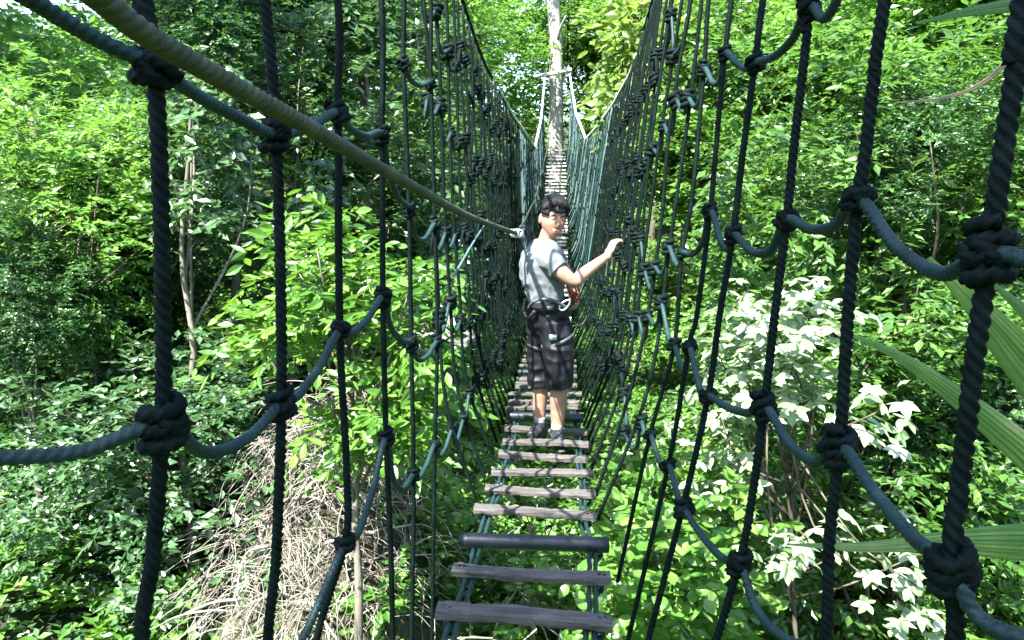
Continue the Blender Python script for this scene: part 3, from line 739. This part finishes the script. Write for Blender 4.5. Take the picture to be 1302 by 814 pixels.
n_t = len(fv.data.polygons); bm_v = np.vstack(FAR['rope_pale'].v); mm = mesh_np('tmp', np.vstack([np.vstack(FAR['rope_teal'].v), bm_v])-WL(fv), FAR['rope_teal'].f+[tuple(i+FAR['rope_teal'].n for i in f) for f in FAR['rope_pale'].f], 'rope_teal', smooth=True)
mm.materials.append(M['rope_pale']); mm.polygons.foreach_set('material_index', np.r_[np.zeros(n_t, np.int32), np.ones(len(mm.polygons)-n_t, np.int32)]); fv.data = mm
# cross ropes through the knots, sagging between them
START = {('L','a'): [P(-260,640,.85), P(-40,588,.95), P(100,575,1.03)], ('L','b'): [P(-60,-60,.80), P(40,0,.92), P(120,48,1.02)],
         ('L','d'): [P(330,900,1.75), P(385,812,1.85)],
         ('R','a'): [P(1480,330,.86), P(1330,335,.93)], ('R','b'): [P(1420,830,.86), P(1290,808,.93), P(1240,780,.97)],
         ('R','c'): [P(1080,840,1.6), P(1000,812,1.72), P(962,775,1.84)], ('R','t'): [P(1085,-60,1.7), P(1062,5,1.78), P(1046,24,1.85)]}
SAG = {('L','b',0):.0,('L','b',1):.12,('L','b',2):.25,('L','b',3):.3,('L','a',0):.7,('L','a',1):.45,('L','a',2):.45,('L','a',3):.5,('L','c',0):.3,('R','a',0):1.1,('R','a',1):.45,('R','a',2):.8,('R','b',0):.6,('R','b',1):.7,('R','b',2):.3,('R','c',0):.6,('R','t',0):.4,('R','t',1):.3}
def crossrope(side, row, near_part):
    ks = rows[side][row]; path = list(START.get((side, row), []))
    if (side, row) in START: ks = ks
    segs = []
    for i, k in enumerate(ks):
        path.append(k)
        if i < len(ks)-1:
            n_ = ks[i+1]; L = np.linalg.norm(n_-k)
            s_ = (.17 if k[1] < 3.4 else .2)*L*rk.uniform(.6, 1.25)
            s_ *= SAG.get((side, row, i), 1.0)
            out_ = (-1 if side == 'L' else 1)*.012
            path.append(k*.68+n_*.32+np.array([out_, 0, -s_])); path.append(k*.32+n_*.68+np.array([out_, 0, -s_*.92]))
    return path
for side in 'LR':
    for row in rows[side]:
        full = crossrope(side, row, True)
        na = [p for p in full if p[1] < 5.4]; fa = [p for p in full if p[1] >= 5.0]
        mat = 'rope_teal'
        if len(na) > 2:
            rope(na, .0108, 'cross_rope', mat, True, step=.0042, sides=14)
        if len(fa) > 2:
            n0 = fa
            rope(n0, .0105, 'cross_rope', 'rope_black', False, step=.07, sides=6)
# top cables carrying the nets
for side in 'LR':
    D = np.r_[np.linspace(.2, 20, 30), np.linspace(20.6, 27.2, 12)]
    path = []
    for d in D:
        zt = float(np.interp(d, *(TOPL if side == 'L' else TOPR))); path.append(side_pt(side, d, zt-zb(d)))
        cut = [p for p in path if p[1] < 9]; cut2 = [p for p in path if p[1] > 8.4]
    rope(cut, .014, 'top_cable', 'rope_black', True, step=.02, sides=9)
    rope(cut2, lambda t: .014+.018*min(1, t*4), 'top_cable', 'rope_white', False, step=.2, sides=7)  # far stretch coloured white for the sun falling on it
    # diagonal cords of the far net, sunlight put into their pale colour
    mb = MB()
    for k in range(20):
        d = rk.uniform(13.5, 26.5); d2 = min(27, d+rk.uniform(.3, 1.6)); h = rk.uniform(0, 2.4)
        H1 = float(np.interp(d, *(TOPL if side == 'L' else TOPR)))-zb(d); H2 = float(np.interp(d2, *(TOPL if side == 'L' else TOPR)))-zb(d2)
        a = side_pt(side, d, min(h, H1)); b = side_pt(side, d2, min(H2, max(0, h+rk.uniform(-1.6, 1.6))))
        m_ = (a+b)/2+np.array([0,0,-.1]); mb.add(*sweep([a, m_, b], .009, sides=5, step=.15))
    mb.build('net_mesh', 'rope_pale', bridge)['kind'] = 'stuff'

# ------------------------------------------------------------------ far anchor tree with its crossbar
tx = .0; ty = 27.9
at = thing('anchor_tree', 'tall pale trunk at the far end of the bridge holding up its cables', 'tree', (P(706,205,ty)[0], ty, T(0,ty)))
axx = P(706,205,ty)[0]
trp = [np.array([axx, ty, T(0,ty)-.3]), np.array([axx+.02, ty, 1.5]), P(707,150,ty), P(707,60,ty), P(704,0,ty), P(704,-120,ty), P(712,-300,ty)]
mb = MB(); mb.add(*sweep(trp, lambda x: .275-.1*x, sides=18, step=.15))
for p0, p1 in ((P(704,10,ty), P(640,-60,ty)), (P(704,-40,ty), P(780,-110,ty-1)), (P(704,-90,ty), P(650,-190,ty+1)), (P(705,60,ty), P(720,20,ty-.8)), (P(708,-120,ty),P(690,-280,ty-2))):
    mb.add(*sweep([p0, (p0+p1)/2+np.array([0,0,.1]), p1], lambda x: .09*(1-.8*x), sides=7, step=.2))
mb.build('trunk', 'bark_sunlit', at)
rng = np.random.default_rng(90)
cl = np.array(blob_px([(560,-60,700,60,26,29,40),(712,-80,840,40,26,29,36),(640,-320,800,-80,25,30,50),(600,90,640,140,27,29,6),(666,60,696,85,26.5,27.3,5)], rng))
V, Fc, rn = spray(cl, unit(np.tile([0,-.4,.6], (len(cl),1))), rng, twigs=6, per=12, tl=.6, L=.15, W=.06, droop=.35)
obj('crown', V, Fc, 'leaf_bright', at, rnd=rn)
cb = thing('crossbar', 'white wooden crossbar lashed across the pale trunk at the far end', 'beam', P(703,94,27.35))
mb = MB(); mb.add(*sweep([P(678,98,27.35), P(703,94,27.35), P(727,89,27.35)], .068, sides=10, step=.1)); mb.build('beam', 'wood_pale', cb)
mb = MB(); mb.add(*sweep([P(708.5,92,27.42), P(709,138,27.42)], .045, sides=8, step=.1)); mb.build('post', 'wood_pale', cb)
mb = MB(); mb.add(*sweep([P(722,-80,24.5), P(722,20,25.4), P(721,90,27.3)], .012, sides=5, step=.2)); o = mb.build('stay_cable', 'rope_black'); tag(o, 'thin dark cable coming down to the right end of the far crossbar', 'cable')

# ------------------------------------------------------------------ safety rope
pth = [P(60,-60,.70), P(130,0,.78), P(215,62,.90), P(400,166,1.32), P(530,240,2.12), P(600,277,3.3), P(656,297,5.05), P(672,270,8), P(686,232,14), P(701,165,27.6)]
V, Fc = sweep(pth[:7], lambda x: .0132, sides=18, step=.004, lobes=4, pitch=.075, amp=.26)
sr = thing('safety_rope', 'thick olive safety rope stretched diagonally from the upper left to the person', 'rope', pth[3])
obj('near_rope', V, Fc, 'rope_olive', sr, smooth=True)
V, Fc = sweep(pth[6:], .009, sides=6, step=.1)
obj('far_rope', V, Fc, 'rope_olive', sr, smooth=True)
knot(pth[6], .011, None, 5, axis=(1,0,0), near=False).build('knot', 'rope_white', sr)
# slanting tie between the left net and the far side
mb = MB(); mb.add(*sweep([P(575,355,3.6), P(598,315,4.2), P(620,280,4.8)], .006, sides=8, step=.01, lobes=3, pitch=.03)); o = mb.build('slanting_tie', 'rope_pale', bridge)

# ------------------------------------------------------------------ person
PD = 5.30
feet = P(697,553,PD)
per_ = thing('person', 'person in grey t-shirt and black shorts on the planks, one hand on the right net', 'person', feet)
def solid(name, parts, mat, parent, voxel, it=3, wrinkle=0, wscale=8):
    mb = MB()
    for p in parts: mb.add(*p)
    V = np.vstack(mb.v); me = bpy.data.meshes.new('tmp'); me.from_pydata([tuple(v) for v in V], [], mb.f); me.update()
    o = bpy.data.objects.new('tmp', me); COL.objects.link(o)
    m = o.modifiers.new('r', 'REMESH'); m.mode = 'VOXEL'; m.voxel_size = voxel
    s = o.modifiers.new('s', 'SMOOTH'); s.factor = .5; s.iterations = it
    dg = bpy.context.evaluated_depsgraph_get(); ev = o.evaluated_get(dg); m2 = ev.to_mesh()
    n = len(m2.vertices); co = np.empty(n*3, np.float32); m2.vertices.foreach_get('co', co); co = co.reshape(-1, 3)
    no = np.empty(n*3, np.float32); m2.vertices.foreach_get('normal', no); no = no.reshape(-1, 3)
    Fc = [tuple(p.vertices) for p in m2.polygons]
    if wrinkle:
        dsp = np.array([abs(mnoise.noise(Vector((c[0]*wscale*1.0, c[1]*wscale, c[2]*wscale*1.7))))*-1+.25+.5*mnoise.noise(Vector(c*wscale*2.3)) for c in co])
        co = co+no*(dsp*wrinkle)[:, None]
    ev.to_mesh_clear(); bpy.data.objects.remove(o)
    return obj(name, co, Fc, mat, parent, smooth=True)
def Q(px, py, dy=0): return P(px, py, PD+dy)
def lim(pts, rs):
    p = np.array(pts); L = np.r_[0, np.cumsum(np.linalg.norm(np.diff(p, axis=0), axis=1))]; L /= L[-1]
    return sweep(p, lambda x: float(np.interp(x, L, rs)), sides=16, step=.012)
def loft(rings, n=24):
    """rings: centre, half width x, half depth y, turn"""
    V = []; Fc = []
    for c, a, b, tw in rings:
        for j in range(n):
            t = 2*math.pi*j/n; x = a*math.cos(t); y = b*math.sin(t)
            V.append(np.array(c)+np.array([x*math.cos(tw)-y*math.sin(tw), x*math.sin(tw)+y*math.cos(tw), 0]))
    for i in range(len(rings)-1):
        for j in range(n): Fc.append((i*n+j, i*n+(j+1)%n, (i+1)*n+(j+1)%n, (i+1)*n+j))
    Fc += [tuple(range(n-1,-1,-1)), tuple((len(rings)-1)*n+j for j in range(n))]
    return V, Fc
# head frame: the face looks at the camera, turned a little to the right and down
hc = Q(703,279,-.02)
fy = unit(np.array([.38,-1,-.12])); fz = unit(np.array([.10,.0,1.])); fx = unit(np.cross(fz, fy))*-1; fx = unit(fx-fy*np.dot(fx, fy)); fz = np.cross(fx, fy); 
if fz[2] < 0: fz = -fz
HR = np.stack([fx, fy, fz], 1)          # columns: person's left/right, forward, up
HS = 1.1
def HP(x, y, z): return hc+HR@np.array([x, y, z])*HS
V, Fc = ellipsoid((0,0,0), (1,1,1), 40, 30); V = np.array(V); V2 = []
for v in V:
    x, y, z = v[0]*.076, v[1]*.098, v[2]*.122
    if z < 0:
        t = -z/.122; x *= 1-.30*t*t-.12*t; y = y*(1-.12*t) + .012*t if y > 0 else y*(1-.45*t)
    if y > 0:   # face plane, sockets
        y = y*.95
        for sx_ in (-.032, .032):
            g_ = math.exp(-(((x-sx_)/.016)**2+((z-.012)/.012)**2)); y -= .009*g_
        y += .005*math.exp(-((z-.034)/.010)**2)*math.exp(-(x/.05)**2)
        y += .006*math.exp(-((z+.082)/.02)**2)*math.exp(-(x/.022)**2)
        for sx_ in (-.042, .042): y += .004*math.exp(-(((x-sx_)/.02)**2+((z+.02)/.02)**2))
    V2.append((x, y, z))
V2 = np.array(V2) @ HR.T * HS + hc
def hell(c, r): 
    V, F_ = ellipsoid((0,0,0), r, 14, 10); return np.array(V) @ HR.T * HS + HP(*c), F_
head = [(V2, Fc)]
head.append(lim([HP(0,.086,.018), HP(0,.100,-.012), HP(0,.108,-.026)], [.006,.010,.012])); head.append(hell((0,.096,-.032), (.017,.012,.009)))
head.append(hell((0,.086,-.056), (.024,.010,.007))); head.append(hell((0,.085,-.066), (.020,.010,.007)))
for s in (-1, 1):
    head.append(hell((s*.077,-.006,-.004), (.010,.020,.032)))
    head.append(hell((s*.028,.083,.012), (.012,.006,.007)))
# torso faces right: shoulders one behind the other
neck0 = Q(693,318,.02); chest = Q(690,338,.03); waist = Q(693,376,.02); hip = Q(697,398,.02)
shN = Q(697,330,-.135); shF = Q(700,322,.16)
torso = loft([(Q(700,420,.02),.10,.15,0),(Q(697,398,.02),.125,.165,.1),(Q(694,378,.02),.115,.14,.15),(Q(691,355,.03),.135,.16,.25),(Q(691,335,.03),.13,.19,.3),(Q(692,322,.03),.10,.17,.3),(Q(693,313,.03),.06,.09,.3)])
body = [torso, lim([Q(692,325,.03), Q(695,306,.0), hc+np.array([0,0,-.02])], [.07,.056,.055])]
# near (right) arm: shoulder, elbow, wrist on the net
elb = Q(730,358,-.16); wri = Q(773,325,.0); 
body.append(lim([shN, Q(712,345,-.17), elb, Q(741,349,-.13), wri], [.060,.052,.043,.043,.027]))
# far arm comes down in front to the belt
elb2 = Q(722,352,.20); wri2 = Q(729,372,.05)
body.append(lim([shF, Q(714,338,.22), elb2, Q(727,364,.13), wri2], [.056,.05,.04,.036,.027]))
def hand(w, dirv, palmn, s=1.0, curl=.5, thumb_side=1, splay=.12):
    d = unit(np.array(dirv, float)); n = unit(np.array(palmn, float)-d*np.dot(palmn, d)); u = np.cross(n, d)
    parts = []
    V, F_ = ellipsoid((0,0,0), (.040*s,.050*s,.016*s), 16, 10)
    B = np.stack([u, d, n], 1); parts.append((np.array(V) @ B.T + w+d*.046*s, F_))
    parts.append(lim([w-d*.02, w+d*.012, w+d*.03], [.026*s,.025*s,.024*s]))
    for k, (off, ln) in enumerate(((-.029,.068),(-.010,.078),(.010,.073),(.028,.058))):
        b0 = w+d*(.078*s)+u*off*s; dd = unit(d+u*(off*6*splay*3)); p = [b0-d*.02*s, b0]; a = 0; q = b0
        for j, f in enumerate((.45,.31,.24)):
            a += curl*(1.0 if j else .6); v = dd*math.cos(a)+n*math.sin(a); q = q+v*ln*f*s; p.append(q)
        parts.append(lim(p, [.0098*s,.0095*s,.0088*s,.0080*s,.0066*s]))
    b0 = w+d*.02*s+u*thumb_side*-.030*s
    p = [w+d*.012*s+u*thumb_side*-.016*s, b0+d*.008*s+u*thumb_side*-.012*s+n*.006*s, b0+d*.036*s+u*thumb_side*-.026*s+n*.016*s, b0+d*.06*s+u*thumb_side*-.024*s+n*.03*s]
    parts.append(lim(p, [.014*s,.0125*s,.0105*s,.0085*s]))
    return parts
body += hand(wri, (.38,.3,.87), (.85,.5,-.1), 1.08, .6, 1, .7)
body += hand(wri2, (.25,-.5,-.8), (-.7,-.4,.1), 1.0, .75, -1)
# legs
hL = Q(690,412,.06); hR = Q(706,412,-.05)
body.append(lim([hL, Q(687,450,.06), Q(688,478,.05), Q(687,500,.05), Q(686,525,.05), Q(686,541,.03)], [.07,.06,.046,.053,.044,.034]))
body.append(lim([hR, Q(708,452,-.07), Q(710,484,-.09), Q(710,508,-.07), Q(709,532,-.06), Q(708,549,-.07)], [.08,.07,.056,.059,.047,.036]))
body.append(hell((0,0,0),(.01,.01,.01)))
solid('body', head+body, 'skin', per_, .0042, 2)
# clothing
sh = [loft([(Q(695,388,.02),.128,.152,.1),(Q(693,376,.02),.126,.152,.15),(Q(690,355,.03),.150,.175,.25),(Q(689,338,.03),.148,.205,.3),(Q(690,322,.03),.135,.2,.3),(Q(692,311,.02),.095,.135,.3),(Q(693,304,.01),.072,.085,.3)]),
      lim([Q(694,330,-.08), shN, Q(711,344,-.17)], [.075,.078,.070]),
      lim([Q(697,324,.1), shF, Q(713,337,.21)], [.075,.072,.066])]
solid('t_shirt', sh, 'shirt', per_, .007, 3, wrinkle=.011, wscale=9)
so = [loft([(Q(699,424,.01),.12,.14,0),(Q(698,412,.02),.148,.168,.05),(Q(697,398,.02),.145,.175,.1),(Q(695,380,.02),.130,.158,.15)]),
      lim([hL, Q(687,450,.06), Q(687,491,.05)], [.108,.094,.084]),
      lim([hR, Q(710,452,-.09), Q(712,493,-.10)], [.118,.104,.090])]
solid('shorts', so, 'shorts', per_, .006, 2, wrinkle=.022, wscale=7)
# hair cap with a knot at the back, face left free
V, Fc = ellipsoid((0,0,0), (.092,.114,.140), 48, 36); V = np.array(V); ok = []; V2 = []
for v in V:
    x, y, z = v; 
    line = .058-.02*math.cos(x*30) if y > .0 else .052-1.15*(0-y)
    if y > 0 and abs(x) > .055: line = .02
    k = z > line or y < -.045 and z > -.085
    n_ = mnoise.noise(Vector((x*60, y*25, z*25))); f = 1+.03*n_
    ok.append(k); V2.append((x*f, y*f-.004, z*f+.004))
V2 = np.array(V2) @ HR.T * HS + hc
Fk = [f for f in Fc if all(ok[i] for i in f)]
hair = obj('hair', V2, Fk, 'hair', per_, smooth=True)
mb = MB(); rh = np.random.default_rng(31)
for k in range(150):
    x0 = rh.uniform(-.078,.078); a0 = rh.uniform(30, 44)+10*abs(x0)/.078; p = []
    e = (.096*rh.uniform(.99,1.04), .118*rh.uniform(.99,1.04), .144*rh.uniform(.99,1.04))
    for q in np.linspace(0, 1, 9):
        al = rad(a0)*(1-q)+rad(215)*q; xx = x0/.09*(1-.75*q*q)
        cx = math.sqrt(max(0.02, 1-xx*xx)); p.append(HP(e[0]*xx, e[1]*cx*math.cos(al), e[2]*cx*math.sin(al)+.004))
    mb.add(*sweep(p, lambda t: .0042*(1-.3*t), sides=5, step=.02))
mb.build('hair_locks', 'hair', per_)
sm = hair.modifiers.new('thick', 'SOLIDIFY'); sm.thickness = .012; sm.offset = -1
mb = MB(); mb.add(*hell((-.01,-.118,-.03), (.032,.035,.04))); mb.build('hair_bun', 'hair', per_)
for s in (-1, 1):
    mb = MB(); mb.add(*hell((s*.029,.0765,.012), (.0095,.0045,.0035))); e = mb.build('eye', 'eye_white', per_)
    mb = MB(); mb.add(*hell((s*.029+.002,.0805,.012), (.0058,.0035,.0046))); mb.build('iris', 'eye_dark', e)
    mb = MB(); mb.add(*lim([HP(s*.014,.0885,.029), HP(s*.030,.086,.033), HP(s*.046,.076,.029)], [.0022,.0028,.0015])); mb.build('eyebrow', 'hair', per_)
mb = MB(); mb.add(*hell((0,.093,-.057), (.022,.006,.0042))); mb.add(*hell((0,.092,-.065), (.018,.006,.0048))); mb.build('lips', 'lip', per_)
# shoes with soles and socks
for an, yd, tip in ((Q(686,541,.03), .0, (-.05,-.17)), (Q(708,550,-.07), .0, (.03,-.18))):
    gz = an[2]-.055
    a = np.array([an[0]-tip[0]*.35, an[1]-tip[1]*.35, gz+.03]); b = np.array([an[0]+tip[0], an[1]+tip[1], gz+.02]); m_ = (a+b)/2
    s_ = solid('shoe', [lim([a, m_+np.array([0,0,.012]), b], [.042,.048,.036]), lim([np.array([an[0],an[1],gz+.03]), np.array([an[0],an[1],gz+.085])], [.045,.042])], 'shoe', per_, .006, 2)
    V, F_ = sweep([a+(a-b)*.16, m_, b+(b-a)*.14], lambda x: .044*math.sin(math.pi*min(.93,max(.07,x)))**.35, sides=16, step=.02, flat=.28); mb = MB(); mb.add(np.array(V)+np.array([0,0,-.03]), F_); mb.build('sole', 'sole', s_)
    mb = MB(); mb.add(*lim([np.array([an[0],an[1],gz+.07]), np.array([an[0],an[1],gz+.115])], [.040,.038])); mb.build('sock', 'sock', per_)
# climbing harness: belt, leg loops, gear loop, lanyard and carabiners
def ringband(c, a, b, w, tw, tilt=(0,0), n=36, th=.006):
    V = []; Fc = []
    for j in range(n):
        t = 2*math.pi*j/n
        for (dr, dz) in ((0,-w/2),(th,-w/2),(th,w/2),(0,w/2)):
            x = (a+dr)*math.cos(t); y = (b+dr)*math.sin(t)
            X = x*math.cos(tw)-y*math.sin(tw); Y = x*math.sin(tw)+y*math.cos(tw)
            V.append(np.array(c)+np.array([X, Y, dz+tilt[0]*X+tilt[1]*Y]))
    for j in range(n):
        k = (j+1) % n
        for q in range(4): Fc.append((j*4+q, k*4+q, k*4+(q+1)%4, j*4+(q+1)%4))
    return V, Fc
hn = obj('harness', *ringband(Q(695,386,.02), .143, .172, .055, .12, (.08,0)), 'webbing', per_)
mb = MB(); mb.add(*ringband(Q(709,432,-.07), .106, .112, .026, 0, (.42,.1), th=.004)); mb.build('leg_loop', 'grey_strap', hn)
mb = MB(); mb.add(*ringband(Q(688,440,.06), .100, .100, .026, 0, (-.2,.1), th=.004)); mb.build('leg_loop', 'webbing', hn)
mb = MB(); mb.add(*box(Q(703,429,-.19), (.05,.02,.035))); mb.build('buckle', 'steel', hn)
mb = MB(); mb.add(*sweep([Q(672,392,-.1), Q(680,383,-.19), Q(700,381,-.21), Q(722,392,-.16)], .011, sides=8, step=.01)); mb.build('gear_loop', 'grey_strap', hn)
mb = MB(); mb.add(*box(Q(700,391,-.185), (.045,.02,.035))); mb.build('belt_pad', 'grey_strap', hn)
mb = MB(); mb.add(*sweep([Q(668,380,-.05), Q(666,396,-.1), Q(672,404,-.12), Q(680,396,-.16)], .013, sides=8, step=.01)); mb.build('gear_loop', 'webbing', hn)
def carab(name, c, s, ang, mat):
    p = []
    for j in range(25):
        t = 2*math.pi*j/24; x = .5*s*math.cos(t)*(1-.15*math.sin(t)); z = s*math.sin(t)
        p.append(c+np.array([x*math.cos(ang)-z*math.sin(ang), 0, x*math.sin(ang)+z*math.cos(ang)]))
    mb = MB(); mb.add(*sweep(p, .006, sides=8, step=.006)); return mb.build(name, mat, hn)
carab('carabiner', Q(727,369,-.03), .050, .35, 'red_metal')
carab('carabiner', Q(733,378,-.04), .030, .2, 'red_metal')
carab('carabiner', Q(718,388,-.18), .042, -.8, 'steel')
mb = MB(); mb.add(*sweep([Q(729,374,-.02), Q(742,385,-.05), Q(746,400,-.06), Q(740,413,-.08), Q(728,415,-.14)], .007, sides=8, step=.008)); mb.build('lanyard', 'webbing', hn)
mb = MB(); mb.add(*sweep([Q(682,386,.16), Q(672,360,.22), Q(668,330,.2), Q(663,305,.05), P(657,297,5.08), Q(664,289,-.1), Q(676,292,.05), Q(680,304,.17)], .006, sides=8, step=.01)); mb.build('lanyard', 'grey_strap', hn)
carab('carabiner', P(659,295,5.10), .030, 1.3, 'steel')

# ------------------------------------------------------------------ palm outside the right net
pb = np.array([3.3, 3.0, T(3.3,3.0)])
palm = thing('fan_palm', 'palm outside the right net whose long pleated leaves reach in from the right edge', 'palm', pb)
mb = MB(); mb.add(*sweep([pb-np.array([0,0,.2]), pb+np.array([-.1,0,1.8]), np.array([3.1,2.9,-.6])], lambda x: .11-.02*x, sides=12, step=.1)); mb.build('trunk', 'bark', palm)
crn = np.array([3.1,2.9,-.6])
def frond(pts, widths, pleats=7, mat='palm', dry_tip=0, label=None, roll=0., amp=.22, seed=0):
    p, s = resample(pts, .03); n = len(p); t = np.gradient(p, axis=0); t = unit(t)
    S = unit(np.cross(t, np.array([0,-1.,0])))   # blade faces the camera side
    N = np.cross(S, t)
    c_, s_ = math.cos(roll), math.sin(roll); S, N = S*c_+N*s_, N*c_-S*s_
    u = s/s[-1]; W = np.interp(u, np.linspace(0, 1, len(widths)), widths)
    m = pleats*2+1; V = []; R_ = []; rg = np.random.default_rng(seed)
    sp = rg.uniform(-.10,.10,m); shade = rg.uniform(0,.75,m); S0 = rg.uniform(0,50)
    for i in range(n):
        for j in range(m):
            q = (j/(m-1)-.5)*2
            V.append(p[i]+S[i]*q*W[i]/2*(1+sp[j]+.12*mnoise.noise(Vector((S0+u[i]*14, j*.9, 0))))+N[i]*((j % 2)*W[i]/m*amp*2-.10*W[i]*q*q))
            R_.append(min(1, shade[j]*.8+.35*abs(mnoise.noise(Vector((S0+u[i]*9, j*2.1, 3))))+(.6*max(0, (u[i]-1+dry_tip)/dry_tip) if dry_tip else 0)))
    Fc = np.array([[i*m+j, i*m+j+1, (i+1)*m+j+1, (i+1)*m+j] for i in range(n-1) for j in range(m-1)])
    o = obj('leaf', V, Fc, mat, palm, rnd=R_)
    if label: o['label'] = label
    return o
frond([crn, P(1500,700,2.3), P(1380,640,2.1), P(1302,572,2.0), P(1210,498,1.95), P(1140,452,1.92), P(1078,424,1.9)], [.02,.04,.07,.10,.12,.125,.11,.085,.05,.006], 6, dry_tip=.45, label='green palm leaf with a dried yellow tip', seed=1)
frond([crn, P(1500,640,2.3), P(1400,560,2.2), P(1320,480,2.1), P(1255,405,2.05), P(1180,328,2.0)], [.03,.16,.22,.22,.14,.01], 9, label='broad palm leaf with a tattered edge', seed=2, dry_tip=.3, roll=.3)
frond([crn, P(1500,560,2.35), P(1400,480,2.3), P(1330,420,2.2), P(1262,360,2.1)], [.03,.14,.16,.12,.01], 7, seed=3, roll=-.3)
frond([crn, P(1500,720,2.2), P(1400,700,2.1), P(1302,692,1.95), P(1200,690,1.85), P(1100,696,1.8), P(1000,692,1.78)], [.02,.05,.09,.14,.17,.17,.15,.12,.08,.035,.004], 7, dry_tip=.3, seed=4, label='narrow palm leaf reaching far across the net near the bottom', roll=.0)
frond([crn, P(1480,500,2.2), P(1400,200,2.0), P(1330,70,1.9), P(1302,62,1.9), P(1250,105,1.85), P(1200,125,1.83), P(1138,131,1.82)], [.02,.04,.04,.04,.035,.03,.024,.018,.003], 2, mat='leaf_dry', seed=5, label='thin dried palm strip curving at the upper right')
frond([crn, P(1520,400,2.1), P(1480,60,1.8), P(1330,10,1.55), P(1250,12,1.5), P(1165,30,1.48)], [.03,.09,.1,.1,.09,.07,.004], 5, seed=6)
frond([crn, P(1560,420,2.1), P(1520,0,1.8), P(1350,-22,1.6), P(1250,-10,1.55)], [.03,.09,.12,.12,.09,.01], 5, seed=7)

# ------------------------------------------------------------------ light, sky, render settings
SUN_EL = rad(54); SUN_DIR = Vector((-.5, -.8, 0)).normalized()*math.cos(SUN_EL)+Vector((0,0,math.sin(SUN_EL)))
sd = bpy.data.lights.new('sun', 'SUN'); sd.energy = 5.0; sd.angle = rad(.5); sd.color = (1, .965, .9)
so_ = bpy.data.objects.new('sun', sd); COL.objects.link(so_)
so_.rotation_euler = SUN_DIR.to_track_quat('Z', 'Y').to_euler(); so_.location = (0,0,30)
w = bpy.data.worlds.new('World'); sc.world = w; w.use_nodes = True
nt = w.node_tree; bg = nt.nodes['Background']
sky = nt.nodes.new('ShaderNodeTexSky'); sky.sky_type = 'NISHITA'; sky.sun_disc = False
sky.sun_elevation = SUN_EL; sky.sun_rotation = math.atan2(SUN_DIR.x, SUN_DIR.y)
nt.links.new(sky.outputs[0], bg.inputs[0]); bg.inputs[1].default_value = .12
vs = sc.view_settings; sc.display_settings.display_device = 'sRGB'; vs.view_transform = 'Standard'; vs.look = 'None'; vs.exposure = 2.85; vs.gamma = 1; vs.use_curve_mapping = False
cy = sc.cycles
cy.use_denoising = True
try: cy.denoiser = 'OPENIMAGEDENOISE'
except Exception: pass
cy.max_bounces = 7; cy.diffuse_bounces = 4; cy.glossy_bounces = 2; cy.transmission_bounces = 4; cy.transparent_max_bounces = 4
cy.caustics_reflective = False; cy.caustics_refractive = False; cy.sample_clamp_indirect = 6
sc.render.use_persistent_data = False
sc.render.resolution_x = 1024; sc.render.resolution_y = 640
